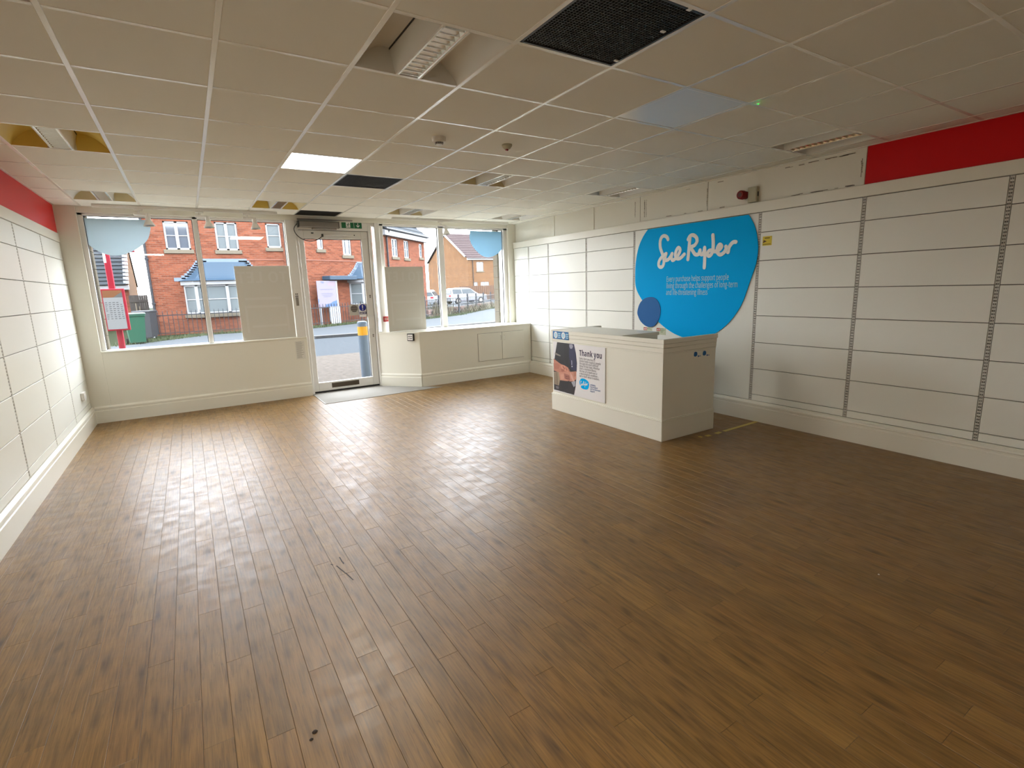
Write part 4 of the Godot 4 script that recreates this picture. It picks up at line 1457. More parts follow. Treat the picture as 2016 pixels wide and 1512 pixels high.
	box(st, Vector3(2.16, 1.18, 0.0), Vector3(2.305, 1.352, 0.001))
	obj("backing", st, mat("sticker_cream", 0.52, 0.50, 0.45, 0.6), o)
	st = new_st()
	prism(st, ellipse(Vector2(2.237, 1.288), 0.056, 0.056), Transform3D(Basis(), Vector3(0, 0, 0.001)), 0.0006)
	obj("disc", st, mat("sticker_grey", 0.20, 0.17, 0.15, 0.6), o)
	for i in 3: bar("print_line", o, Vector3([2.192, 2.187, 2.205][i], 1.315 - i * 0.034, 0.0016), 0.0, [0.09, 0.1, 0.064][i], 0.012, mat("sticker_dark", 0.08, 0.07, 0.06, 0.6))
	# fire call point, exit switch, notice, lock plate
	o = thing("call_point", "small red fire call point on the post right of the door", "call point", Vector3(2.70, 1.098, -8.2))
	st = new_st()
	box(st, Vector3(-0.036, -0.043, 0), Vector3(0.043, 0.043, 0.03), 0.004)
	obj("case", st, mat("call_point_red", 0.36, 0.018, 0.02, 0.35), o)
	st = new_st()
	box(st, Vector3(-0.020, -0.018, 0.0295), Vector3(0.034, 0.020, 0.032), 0.001)
	obj("window", st, mat("call_point_window", 0.55, 0.30, 0.27, 0.3), o)
	for y in [-0.005, 0.006]:
		st = new_st()
		box(st, Vector3(-0.015, y - 0.002, 0.0315), Vector3(0.028, y + 0.002, 0.0325))
		obj("text_bar", st, M.signal_red, o)
	var dir := Vector3(0.48, 0, 0.525).normalized()
	o = thing("exit_switch", "black-edged white push switch on the angled end of the ledge", "switch", Vector3(2.965, 0.808, -7.783), -atan2(0.525, 0.48))
	st = new_st()
	box(st, Vector3(-0.056, -0.058, 0.0), Vector3(0.056, 0.058, 0.04), 0.004)
	obj("case", st, M.black, o)
	st = new_st()
	box(st, Vector3(-0.044, -0.046, 0.039), Vector3(0.044, 0.046, 0.045), 0.003)
	obj("push_plate", st, M.white, o)
	for e in [[-0.034, 0.020, 0.038], [0.008, 0.020, 0.026], [-0.030, -0.012, 0.014], [-0.008, -0.012, 0.040]]:
		bar("print_line", o, Vector3(e[0], e[1], 0.045), 0.0, e[2], 0.013, M.ink_grey)
	o = thing("paper_notice", "faded printed paper notice on the wall left of the door", "notice", Vector3(0, 0, ZF + 0.0004))
	st = new_st()
	box(st, Vector3(1.286, 0.575, 0.0), Vector3(1.418, 0.848, 0.0008))
	obj("sheet", st, mat("notice_paper", 0.72, 0.70, 0.63, 0.5), o)
	for i in 16:
		st = new_st()
		box(st, Vector3(1.298, 0.828 - i * 0.0155, 0.0007), Vector3(1.405 - rng.randf_range(0, 0.04), 0.835 - i * 0.0155, 0.0011))
		obj("print_line", st, mat("faded_ink", 0.42, 0.40, 0.35, 0.6), o)
	o = thing("lock_plate", "small metal lock plate on the post left of the door", "lock plate", Vector3(1.386, 1.458, ZF))
	st = new_st()
	box(st, Vector3(-0.02, -0.085, 0), Vector3(0.02, 0.04, 0.003), 0.001)
	obj("plate", st, M.steel, o)
	for e in [[0.055, 0.010], [0.086, 0.008]]:
		st = new_st()
		box(st, Vector3(-0.018, e[0] - e[1], 0), Vector3(-0.004, e[0] + e[1], 0.006), 0.001)
		box(st, Vector3(0.004, e[0] - e[1], 0), Vector3(0.018, e[0] + e[1], 0.006), 0.001)
		obj("keep", st, M.gasket, o)

# ---------------------------------------------------------------- things on the floor
func build_floor_things():
	var st := new_st()
	var o := thing("entrance_mat", "grey entrance mat laid in front of the glass door", "mat", Vector3.ZERO)
	prism(st, PackedVector2Array([Vector2(1.475, 8.21), Vector2(1.478, 7.38), Vector2(3.30, 7.44), Vector2(3.06, 7.655), Vector2(2.56, 8.205)]), Transform3D(Basis(Vector3.RIGHT, -PI / 2), Vector3(0, 0.0005, 0)), 0.005)
	obj("pile", st, M.mat, o)
	st = new_st()
	box(st, Vector3(1.466, 0.0005, -8.21), Vector3(1.478, 0.007, -7.375))
	obj("edge_strip", st, M.steel, o)
	# yellow tape behind the counter: a long piece and torn scraps
	var k := 0
	for e in [[1425, 849, 1484, 831.5, 5.0, 0], [1484, 831, 1493, 829, 4.5, 1], [1409, 853.5, 1418, 850.5, 6.0, 2], [1390, 858.5, 1398, 856.5, 5.0, 3], [1377, 860.5, 1381, 859.5, 3.5, 4]]:
		var a := on_y(e[0], e[1], 0.001)
		var b := on_y(e[2], e[3], 0.001)
		var d := (b - a).normalized()
		var n: Vector3 = Vector3(-d.z, 0, d.x) * (0.016 + 0.001 * e[4])
		st = new_st()
		var j: Vector3 = n * rng.randf_range(-0.3, 0.3)
		var y := Vector3(0, 0.0012, 0)
		quad(st, a - n + y, a + n + j + y, b + n + y, b - n * 0.8 + y)
		quad(st, b - n * 0.8 - y, b + n - y, a + n + j - y, a - n - y)
		for s in [[a - n, a + n + j], [a + n + j, b + n], [b + n, b - n * 0.8], [b - n * 0.8, a - n]]:
			quad(st, s[0] - y, s[1] - y, s[1] + y, s[0] + y)
		tag(obj("floor_tape", st, mat("tape_yellow", 0.62, 0.50, 0.14, 0.6)), ["long strip of yellow floor tape between the counter and the wall", "short torn end of yellow tape at the right baseboard", "torn yellow tape scrap next to the long strip", "torn yellow tape scrap by the counter corner", "tiny yellow tape scrap beside the counter plinth"][k], "tape", "torn yellow floor tape")
		k += 1
	# specks and scuffs
	var sc := mat("scuff_dark", 0.035, 0.025, 0.018, 0.7)
	for e in [[620, 1441, 0.013, "dark crumb of dirt on the planks"], [613, 1456, 0.009, "small dark crumb of dirt beside the larger crumb"], [1730, 1131, 0.006, "tiny pale crumb on the dark planks to the right"]]:
		var p := on_y(e[0], e[1], 0.0)
		st = new_st()
		lathe(st, p + Vector3(0, 0.0002, 0), [Vector2(0, e[2] * 0.5), Vector2(e[2] * 0.5, e[2] * 0.35), Vector2(e[2] * 0.8, 0.0)], 7)
		tag(obj("debris", st, M.print_white if e[0] > 1000 else sc), e[3], "debris")
	var scl := ["long dark scuff scratched along the floor planks", "short dark scuff at the end of the long one", "dark scuff along a plank joint beyond the other scuffs"]
	k = 0
	for e in [[[662, 1114], [680, 1128], [696, 1142]], [[651, 1111], [656, 1112.5]], [[668, 1097], [674, 1106], [677, 1110]]]:
		st = new_st()
		for i in e.size() - 1:
			var a := on_y(e[i][0], e[i][1], 0.0)
			var b := on_y(e[i + 1][0], e[i + 1][1], 0.0)
			var d := (b - a).normalized()
			var n := Vector3(-d.z, 0, d.x) * 0.004
			var y := Vector3(0, 0.0006, 0)
			quad(st, a - n + y, a + n * 0.6 + y, b + n + y, b - n * 0.5 + y)
			quad(st, a - n, b - n * 0.5, b + n, a + n * 0.6)
		tag(obj("floor_scuff", st, sc), scl[k], "scuff mark", "dark scuffs on the floor")
		k += 1

# ---------------------------------------------------------------- street
func ground(pts: Array) -> PackedVector2Array:
	var p := PackedVector2Array()
	for e in pts: p.append(Vector2(e.x, -e.z))
	return p
func build_street():
	var up := Transform3D(Basis(Vector3.RIGHT, -PI / 2), Vector3.ZERO)
	var st := new_st()
	box(st, Vector3(-60, -0.4, -120), Vector3(90, -0.16, -8.56))
	tag(obj("ground", st, M.tarmac), "dark ground under the street outside", "ground", "", "structure")
	st = new_st()
	box(st, Vector3(-40, -0.2, -13.4), Vector3(60, -0.012, -8.56))
	tag(obj("pavement", st, M.paving), "pale paved forecourt outside the glass door", "pavement", "", "structure")
	# far kerb and garden lines, read off the ground
	var kerb := [Vector3(-40, 0, -19.7), on_y(620, 662, 0), on_y(720, 655, 0), on_y(840, 645, 0), on_y(980, 633, 0)]
	kerb.append(kerb[4] + (kerb[4] - kerb[3]) * 4.0)
	var garden := [Vector3(-40, 0, -20.2), on_y(257, 679, 0), on_y(413, 659, 0), on_y(617, 646.5, 0), on_y(713, 636, 0), on_y(840, 628.5, 0), on_y(905, 620.5, 0), on_y(953, 610, 0), on_y(990, 604, 0)]
	garden.append(garden[8] + (garden[8] - garden[7]) * 6.0)
	st = new_st()
	var pl := [Vector3(-40, 0, -13.4), Vector3(60, 0, -13.4)]
	for i in range(kerb.size() - 1, -1, -1): pl.append(kerb[i])
	prism(st, ground(pl), up.translated(Vector3(0, -0.16, 0)), 0.06)
	tag(obj("road", st, M.tarmac), "grey tarmac road across the front of the shop", "road", "", "structure")
	st = new_st()
	pl = kerb.duplicate()
	for i in range(garden.size() - 1, -1, -1): pl.append(garden[i])
	prism(st, ground(pl), up.translated(Vector3(0, -0.16, 0)), 0.16)
	tag(obj("footpath", st, M.footway), "grey tarmac footpath on the far side of the road", "footpath", "", "structure")
	var ks := thing("kerb", "row of kerb stones along the far edge of the road", "kerb", Vector3.ZERO, 0, "", "structure")
	for i in kerb.size() - 1:
		var a: Vector3 = kerb[i]
		var b: Vector3 = kerb[i + 1]
		if i == 0: a = b + (a - b).normalized() * 8.0
		if i == 4: b = a + (b - a).normalized() * 6.0
		var n := int((b - a).length() / 0.92)
		var d := (b - a) / n
		for j in n:
			st = new_st()
			box(st, Vector3(0.005, -0.15, -0.12), Vector3(d.length() - 0.005, 0.012, 0.0), 0.015, Transform3D(Basis(Vector3.UP, -atan2(d.z, d.x)), a + d * j))
			obj("kerb_stone", st, M.kerb, ks)
	# verge behind the footpath, with blades
	st = new_st()
	pl = garden.duplicate()
	pl.append(Vector3(90, 0, -100))
	pl.append(Vector3(-40, 0, -100))
	prism(st, ground(pl), up.translated(Vector3(0, -0.16, 0)), 0.163)
	tag(obj("verge", st, M.grass), "rough green verge in front of the brick houses", "grass", "", "structure")
	st = new_st()
	for i in 5200:
		var s := rng.randf() * 7.0 + 1.0
		var k := int(s)
		var a: Vector3 = garden[k]
		var b: Vector3 = garden[k + 1] if k < 8 else garden[8]
		if k == 1 and rng.randf() < 0.3: a = a + (a - b) * 0.4
		var p := a.lerp(b, s - k) + Vector3(rng.randf_range(-0.2, 0.4), 0, -rng.randf_range(0.02, 0.55))
		var h := rng.randf_range(0.05, 0.17)
		var w := Vector3(rng.randf_range(-1, 1), 0, rng.randf_range(-1, 1)).normalized() * 0.012
		tri(st, p - w, p + w, p + Vector3(rng.randf_range(-0.06, 0.06), h, rng.randf_range(-0.06, 0.06)))
	tag(obj("grass_blades", st, mat("grass_blade", 0.0264, 0.0370, 0.0106, 0.9)), "blades of rough grass along the edge of the footpath", "grass", "", "stuff")

# ---------------------------------------------------------------- houses
func wall_holes(st: SurfaceTool, x0: float, x1: float, y0: float, y1: float, holes: Array, th := 0.25):
	var xs := [x0, x1]
	var ys := [y0, y1]
	for h in holes:
		xs.append_array([h[0], h[1]])
		ys.append_array([h[2], h[3]])
	xs.sort()
	ys.sort()
	for i in xs.size() - 1:
		for j in ys.size() - 1:
			if xs[i + 1] - xs[i] < 1e-4 or ys[j + 1] - ys[j] < 1e-4: continue
			var cx: float = (xs[i] + xs[i + 1]) / 2
			var cy: float = (ys[j] + ys[j + 1]) / 2
			if cx < x0 or cx > x1 or cy < y0 or cy > y1: continue
			var hole := false
			for h in holes:
				if cx > h[0] and cx < h[1] and cy > h[2] and cy < h[3]: hole = true
			if not hole: box(st, Vector3(xs[i], ys[j], -th), Vector3(xs[i + 1], ys[j + 1], 0))
func house_window(o: Node3D, h: Array, cols: int, rows: int, sill := true, blind := false, t := Transform3D()):
	var x0: float = h[0]
	var x1: float = h[1]
	var y0: float = h[2]
	var y1: float = h[3]
	var f := 0.075
	var st := new_st()
	box(st, Vector3(x0, y0, -0.11), Vector3(x0 + f, y1, -0.04), 0.01, t)
	box(st, Vector3(x1 - f, y0, -0.11), Vector3(x1, y1, -0.04), 0.01, t)
	box(st, Vector3(x0, y0, -0.11), Vector3(x1, y0 + f, -0.04), 0.01, t)
	box(st, Vector3(x0, y1 - f, -0.11), Vector3(x1, y1, -0.04), 0.01, t)
	var w := (x1 - x0 - 2 * f) / cols
	for c in range(1, cols): box(st, Vector3(x0 + f + w * c - 0.06, y0, -0.11), Vector3(x0 + f + w * c + 0.06, y1, -0.04), 0.01, t)
	var hh := (y1 - y0 - 2 * f) / rows
	for r in range(1, rows): box(st, Vector3(x0, y0 + f + hh * r - 0.018, -0.1), Vector3(x1, y0 + f + hh * r + 0.018, -0.06), 0.005, t)
	var fr := obj("window", st, M.upvc, o)
	for c in cols:
		for r in rows:
			st = new_st()
			var a := x0 + f + w * c + (0.06 if c > 0 else 0.0)
			var b := x0 + f + w * (c + 1) - (0.06 if c < cols - 1 else 0.0)
			box(st, Vector3(a, y0 + f + hh * r, -0.10), Vector3(b, y0 + f + hh * (r + 1), -0.085), 0.0, t)
			obj("pane", st, M.curtain if blind else M.pane, fr)
	if sill:
		st = new_st()
		box(st, Vector3(x0 - 0.09, y0 - 0.16, -0.1), Vector3(x1 + 0.09, y0, 0.06), 0.012, t)
		obj("stone_sill", st, M.stone, o)
func corners(o: Node3D, a: Vector2, b: Vector2) -> Array:   # a hole from its top-left and bottom-right pixels
	var p := on_face(a.x, a.y, o)
	var q := on_face(b.x, b.y, o)
	return [minf(p.x, q.x), maxf(p.x, q.x), minf(p.y, q.y), maxf(p.y, q.y)]
func bay(o: Node3D, x0: float, x1: float, ysill: float, yhead: float, yroof: float, out := 0.55):
	var cheek := 0.42
	var b := Node3D.new()
	b.name = "bay_window"
	o.add_child(b, true)
	# plan: five points
	var plan := [Vector2(x0, 0), Vector2(x0 + cheek, out), Vector2(x1 - cheek, out), Vector2(x1, 0)]
	var pl := PackedVector2Array()
	for p in plan: pl.append(Vector2(p.x, -p.y))
	var up := Transform3D(Basis(Vector3.RIGHT, -PI / 2), Vector3.ZERO)
	var st := new_st()
	prism(st, pl, up.translated(Vector3(0, -0.1, 0)), ysill + 0.0)
	obj("brick_base", st, M.brick, b)
	var big := PackedVector2Array()
	for p in [Vector2(x0 - 0.1, 0), Vector2(x0 + cheek - 0.05, out + 0.1), Vector2(x1 - cheek + 0.05, out + 0.1), Vector2(x1 + 0.1, 0)]: big.append(Vector2(p.x, -p.y))
	st = new_st()
	prism(st, big, up.translated(Vector3(0, ysill - 0.16, 0)), 0.15)
	obj("stone_sill", st, M.stone, b)
	st = new_st()
	prism(st, big, up.translated(Vector3(0, yhead, 0)), 0.17)
	obj("fascia", st, M.upvc, b)
	# glazed faces
	for k in 3:
		var p: Vector2 = plan[k]
		var q: Vector2 = plan[k + 1]
		var d := (q - p)
		var t := Transform3D(Basis(Vector3.UP, -atan2(d.y, d.x)), Vector3(p.x, 0, p.y))
		house_window(b, [0.0, d.length(), ysill - 0.01, yhead], 2 if k == 1 else 1, 2, false, true, t.translated_local(Vector3(0, 0, 0.05)))
	st = new_st()
	for k in 3:
		var p: Vector2 = plan[k]
		var q: Vector2 = plan[k + 1]
		quad(st, Vector3(p.x, ysill, p.y) - Vector3(0, 0, 0.09), Vector3(q.x, ysill, q.y) - Vector3(0, 0, 0.09), Vector3(q.x, yhead, q.y) - Vector3(0, 0, 0.09), Vector3(p.x, yhead, p.y) - Vector3(0, 0, 0.09))
	obj("inner_lining", st, M.curtain, b)
	# swept lead roof
	var lo := [Vector2(x0 - 0.18, 0), Vector2(x0 + cheek - 0.12, out + 0.2), Vector2(x1 - cheek + 0.12, out + 0.2), Vector2(x1 + 0.18, 0)]
	var hi := [Vector2(x0 + 0.72, 0), Vector2(x0 + 0.80, 0.03), Vector2(x1 - 0.80, 0.03), Vector2(x1 - 0.72, 0)]
	st = new_st()
	var yl := yhead + 0.17
	for k in 3:
		for i in 8:
			var a := i / 8.0
			var c := (i + 1) / 8.0
			var A := func(u: int, s: float) -> Vector3:
				var g := pow(s, 0.55)
				var v: Vector2 = lo[u].lerp(hi[u], g)
				return Vector3(v.x, yl + (yroof - yl) * s, v.y)
			quad(st, A.call(k, a), A.call(k + 1, a), A.call(k + 1, c), A.call(k, c))
	obj("lead_roof", st, M.lead, b)
	# stepped flashing on the wall
	st = new_st()
	for s in 2:
		var n := 9
		var poly := PackedVector2Array()
		for i in n:
			var f := float(i) / n
			var g := pow(f, 0.55)
			var xa: float = lerpf(lo[0].x, hi[0].x, g) if s == 0 else lerpf(lo[3].x, hi[3].x, g)
			var ya := yl + (yroof - yl) * f
			var e := -0.12 if s == 0 else 0.12
			box(st, Vector3(minf(xa + e, xa + 0.3 * (1 if s == 0 else -1)), ya, 0.0), Vector3(maxf(xa + e, xa + 0.3 * (1 if s == 0 else -1)), ya + (yroof - yl) / n + 0.06, 0.012))
	box(st, Vector3(hi[0].x - 0.1, yroof - 0.02, 0), Vector3(hi[3].x + 0.1, yroof + 0.14, 0.012))
	obj("flashing", st, mat("flashing_lead", 0.07, 0.10, 0.15, 0.5), b)
func railing(called: String, label: String, a: Vector3, b: Vector3, h: float, pitch: float, post_every: int, group := ""):
	var d := b - a
	var o := thing(called, label, "railing", a, -atan2(d.z, d.x), group)
	var l := d.length()
	var st := new_st()
	box(st, Vector3(0, h - 0.17, -0.012), Vector3(l, h - 0.13, 0.012))
	obj("top_rail", st, M.iron, o)
	st = new_st()
	box(st, Vector3(0, 0.12, -0.012), Vector3(l, 0.15, 0.012))
	obj("bottom_rail", st, M.iron, o)
	var n := int(l / pitch)
	var bar := new_st()
	cyl(bar, Vector3(0, 0.02, 0), Vector3(0, h - 0.02, 0), 0.014, 0.014, 6)
	cyl(bar, Vector3(0, h - 0.02, 0), Vector3(0, h + 0.05, 0), 0.02, 0.0, 6)
	bar.generate_normals()
	var bm := bar.commit()
	var post := new_st()
	box(post, Vector3(-0.024, 0, -0.024), Vector3(0.024, h + 0.06, 0.024), 0.005)
	post.generate_normals()
	var pm := post.commit()
	for i in n + 1:
		var p := obj("post" if i % post_every == 0 else "bar", pm if i % post_every == 0 else bm, M.iron, o)
		p.position = Vector3(i * pitch, 0, 0)
	return o
func roof_rows(parent: Node3D, m: Material, a: Vector3, b: Vector3, up: Vector3, rows: int, called := "tile_course"):   # eave from a to b, rows laid towards a + up
	var n := (b - a).cross(up).normalized()
	for i in rows:
		var st := new_st()
		var p := up * (float(i) / rows)
		var q := up * (float(i + 1.12) / rows)
		var t := n * 0.055
		quad(st, a + p + t, b + p + t, b + q, a + q)
		quad(st, a + p, b + p, b + p + t, a + p + t)
		obj(called, st, m, parent)
func build_houses():
	var st := new_st()
	# A: red brick house facing the shop
	var A := thing("brick_house", "red brick house with blue-grey bay roof straight across the road", "house", Vector3(0, 0, -26))
	var xa := on_face(290, 540, A).x
	var xb := on_face(588, 540, A).x
	var wins := [corners(A, Vector2(318.6, 434.6), Vector2(377, 491.8)), corners(A, Vector2(420.3, 436.6), Vector2(471.7, 493)), corners(A, Vector2(521.3, 439.6), Vector2(556, 488))]
	var bl := on_face(361, 561, A).x
	var bs := on_face(400, 617, A).y
	var bh := on_face(400, 561, A).y
	var by := on_face(425, 516, A).y
	wall_holes(st, xa, xb, -0.1, 6.2, wins)
	obj("brick_wall", st, M.brick, A)
	st = new_st()
	box(st, Vector3(xa, -0.1, -8), Vector3(xa + 0.25, 6.2, -0.25))
	box(st, Vector3(xa, 6.2, -8), Vector3(xb + 1, 6.4, 0.3))
	obj("gable_wall", st, M.brick, A)
	for i in 3: house_window(A, wins[i], 1 if i == 2 else 2, 2, true, i > 0)
	bay(A, bl, bl + 3.15, bs, bh, by)
	st = new_st()
	var s0 := on_face(485, 511.5, A)
	box(st, Vector3(s0.x, s0.y - 0.02, 0), Vector3(xb, s0.y + 0.02, 0.02))
	obj("string_course", st, mat("course_dark", 0.14, 0.05, 0.03, 0.9), A)
	st = new_st()
	var dp := on_face(303, 600, A).x
	tube(st, [Vector3(dp, 6.2, 0.07), Vector3(dp, 0.05, 0.07)], 0.045, 10)
	for y in [1.3, 3.1, 4.9]: box(st, Vector3(dp - 0.07, y, 0), Vector3(dp + 0.07, y + 0.06, 0.12))
	obj("downpipe", st, M.iron, A)
	# A2: the next house, turned away
	var at := on_z(588, 600, -26)
	var A2 := thing("brick_house", "red brick house with a pale banner and white gate post seen through the door", "house", Vector3(at.x, 0, -26), deg_to_rad(25.0))
	var w2 := [corners(A2, Vector2(620.5, 442), Vector2(637.5, 491)), corners(A2, Vector2(671, 446), Vector2(693, 503))]
	var xe := on_face(757, 560, A2).x
	st = new_st()
	var dd := corners(A2, Vector2(636, 556), Vector2(664, 604))
	var door2 := [dd[0] + 0.2, dd[1] - 0.05, 0.1, dd[3]]
	wall_holes(st, -0.4, xe, -0.1, 6.3, [w2[0], w2[1], door2])
	obj("brick_wall", st, M.brick, A2)
	st = new_st()
	box(st, Vector3(-0.4, 6.3, -6), Vector3(xe, 6.5, 0.3))
	obj("soffit", st, M.upvc, A2)
	house_window(A2, w2[0], 1, 2)
	house_window(A2, w2[1], 2, 2)
	st = new_st()
	box(st, Vector3(door2[0], 0.1, -0.14), Vector3(door2[1], door2[3], -0.09), 0.01)
	obj("front_door", st, M.upvc, A2)
	var b2 := on_face(690, 556, A2)
	bay(A2, b2.x - 0.1, b2.x + 3.0, on_face(700, 600, A2).y, on_face(700, 556, A2).y, on_face(700, 520, A2).y)
	st = new_st()
	var c0 := on_face(634, 547, A2)
	var c1 := on_face(688, 551, A2)
	box(st, Vector3(c0.x, c0.y - 0.12, 0.0), Vector3(c1.x, c0.y + 0.08, 0.6), 0.02)
	obj("door_canopy", st, M.lead, A2)
	st = new_st()
	var s1 := on_face(600, 511.5, A2)
	box(st, Vector3(-0.4, s1.y - 0.02, 0), Vector3(xe, s1.y + 0.02, 0.02))
	obj("string_course", st, mat("course_dark", 0.14, 0.05, 0.03, 0.9), A2)
	# B: slate-roofed house running away to the right
	at = on_z(760, 560, -29.5)
	var B := thing("brick_house", "red brick house with slate roof and tall windows beyond the door post", "house", Vector3(at.x, 0, at.z), deg_to_rad(44.5))
	var wb := [corners(B, Vector2(770, 469), Vector2(784.4, 506.5)), corners(B, Vector2(794.4, 473), Vector2(806.3, 509)), corners(B, Vector2(824.5, 479.7), Vector2(832, 507.5))]
	var e0 := on_face(761, 464.5, B).y
	var xr := on_face(836, 500, B).x
	st = new_st()
	wall_holes(st, 0, xr, -0.1, e0, wb)
	obj("brick_wall", st, M.brick, B)
	st = new_st()
	box(st, Vector3(-0.01, -0.1, -7), Vector3(0.24, e0, -0.25))
	box(st, Vector3(-6.0, -0.1, -1.6), Vector3(0.0, e0 + 0.6, -1.4))
	obj("side_wall", st, M.brick, B)
	for i in 3: house_window(B, wb[i], 2 if i < 2 else 1, 2)
	st = new_st()
	box(st, Vector3(-0.1, e0, -0.2), Vector3(xr + 0.1, e0 + 0.32, 0.25), 0.02)
	obj("fascia", st, M.upvc, B)
	st = new_st()
	cyl(st, Vector3(-0.1, e0 + 0.36, 0.3), Vector3(xr + 0.1, e0 + 0.36, 0.3), 0.07, 0.07, 8)
	obj("gutter", st, M.iron, B)
	st = new_st()
	tube(st, [Vector3(0.35, e0 + 0.3, 0.28), Vector3(0.35, e0 - 0.1, 0.08), Vector3(0.35, 0, 0.08)], 0.05, 8)
	obj("downpipe", st, M.iron, B)
	var rf := Node3D.new()
	rf.name = "roof"
	B.add_child(rf)
	# hipped at the far end: courses shorten upwards
	for i in 12:
		var f0 := i / 12.0
		var f1 := (i + 1.1) / 12.0
		st = new_st()
		var y0 := e0 + 0.34 + 3.4 * f0
		var y1 := e0 + 0.34 + 3.4 * f1
		var za := 0.32 - 4.0 * f0
		var zb := 0.32 - 4.0 * f1
		quad(st, Vector3(-0.2, y0 + 0.05, za), Vector3(xr + 0.2 - 2.2 * f0, y0 + 0.05, za), Vector3(xr + 0.2 - 2.2 * f1, y1, zb), Vector3(-0.2, y1, zb))
		quad(st, Vector3(-0.2, y0, za), Vector3(xr + 0.2 - 2.2 * f0, y0, za), Vector3(xr + 0.2 - 2.2 * f0, y0 + 0.05, za), Vector3(-0.2, y0 + 0.05, za))
		obj("slate_course", st, M.slate, rf)
	st = new_st()
	tri(st, Vector3(xr + 0.2, e0 + 0.34, 0.32), Vector3(xr + 0.2, e0 + 0.34, -7), Vector3(xr - 2.0, e0 + 3.74, -3.7))
	obj("hip_end", st, M.slate, rf)
	# C: orange gable house far to the right
	var cc := on_y(921, 511, 5.0)
	var C := thing("gable_house", "orange brick house with brown tiled roof seen past the parked cars", "house", Vector3(cc.x, 0, cc.z))
	var wc := [corners(C, Vector2(938, 515.6), Vector2(952, 533.5)), corners(C, Vector2(933.4, 555.5), Vector2(940.5, 564)), corners(C, Vector2(946.5, 555), Vector2(963, 564))]
	var cx := on_face(1010, 530, C).x
	st = new_st()
	wall_holes(st, 0, cx, -1.5, 5.0, wc)
	obj("brick_wall", st, M.brick2, C)
	house_window(C, wc[0], 2, 2, true)
	house_window(C, wc[1], 1, 1, false)
	house_window(C, wc[2], 2, 1, false)
	var ap := on_x(876, 463, cc.x)
	var fz := (ap.z - cc.z) * 2.0
	st = new_st()
	prism(st, PackedVector2Array([Vector2(0.252, -1.5), Vector2(-fz, -1.5), Vector2(-fz, 5.0), Vector2(-fz / 2, ap.y), Vector2(0.252, 5.2)]), Transform3D(Basis(Vector3.UP, PI / 2), Vector3(0.0, 0, 0)), 0.3)
	obj("gable_wall", st, M.brick2, C)
	st = new_st()
	box(st, Vector3(-0.1, 4.95, -0.1), Vector3(cx, 5.2, 0.2), 0.02)
	obj("fascia", st, M.upvc, C)
	st = new_st()
	tube(st, [Vector3(0.6, 5.0, 0.1), Vector3(0.6, -1.0, 0.1)], 0.05, 8)
	obj("downpipe", st, M.timber, C)
	rf = Node3D.new()
	rf.name = "roof"
	C.add_child(rf)
	roof_rows(rf, M.slate2, Vector3(-0.25, 5.15, 0.3), Vector3(cx, 5.15, 0.3), Vector3(0, ap.y - 4.95, fz / 2 - 0.3), 14)
	st = new_st()
	quad(st, Vector3(cx, 5.15, fz), Vector3(-0.25, 5.15, fz), Vector3(-0.25, ap.y + 0.2, fz / 2), Vector3(cx, ap.y + 0.2, fz / 2))
	obj("rear_slope", st, M.slate2, rf)
	st = new_st()
	var vdir := Vector3(0, ap.y - 4.95, fz / 2 - 0.3)
	for i in 14: box(st, Vector3(-0.34, -0.06, 0), Vector3(-0.22, 0.12, vdir.length() / 14 - 0.04), 0.0, Transform3D(Basis(Vector3.RIGHT, atan2(vdir.y, -vdir.z) + PI), Vector3(0, 5.15, 0.3) + vdir * (i + 1) / 14.0) * Transform3D(Basis(), Vector3.ZERO))
	obj("verge", st, M.upvc, rf)
	# D: low slate-roofed building by the bus stop
	var dz := -33.0
	var dc := on_z(252, 566, dz)
	var D := thing("slate_bungalow", "low building with a slate roof behind the bus stop", "house", Vector3(dc.x, 0, dz))
	var ye := dc.y
	st = new_st()
	wall_holes(st, -9, 0, -0.1, ye, [])
	obj("brick_wall", st, M.brick, D)
	st = new_st()
	prism(st, PackedVector2Array([Vector2(0.252, -0.1), Vector2(5.8, -0.1), Vector2(5.8, ye), Vector2(2.9, ye + 2.75), Vector2(0.252, ye + 0.2)]), Transform3D(Basis(Vector3.UP, PI / 2), Vector3(-0.25, 0, 0)), 0.25)
	obj("gable_wall", st, M.brick2, D)
	st = new_st()
	box(st, Vector3(-9, ye - 0.12, -0.05), Vector3(0.05, ye + 0.12, 0.22), 0.02)
	obj("fascia", st, M.upvc, D)
	rf = Node3D.new()
	rf.name = "roof"
	D.add_child(rf)
	roof_rows(rf, M.slate, Vector3(-9, ye + 0.12, 0.3), Vector3(-0.05, ye + 0.12, 0.3), Vector3(0, 2.8, -3.2), 14, "slate_course")
	st = new_st()
	quad(st, Vector3(0.05, ye + 0.1, -6.1), Vector3(-9, ye + 0.1, -6.1), Vector3(-9, ye + 2.92, -2.9), Vector3(0.05, ye + 2.92, -2.9))
	obj("rear_slope", st, M.slate, rf)
	for i in 14:
		st = new_st()
		var c := Vector3(0.0, ye + 0.14, 0.28).lerp(Vector3(0.0, ye + 2.94, -2.9), (i + 0.5) / 14.0)
		box(st, c + Vector3(-0.14, -0.07, -0.08), c + Vector3(0.08, 0.09, 0.10), 0.01)
		obj("verge_tile", st, M.upvc, rf)

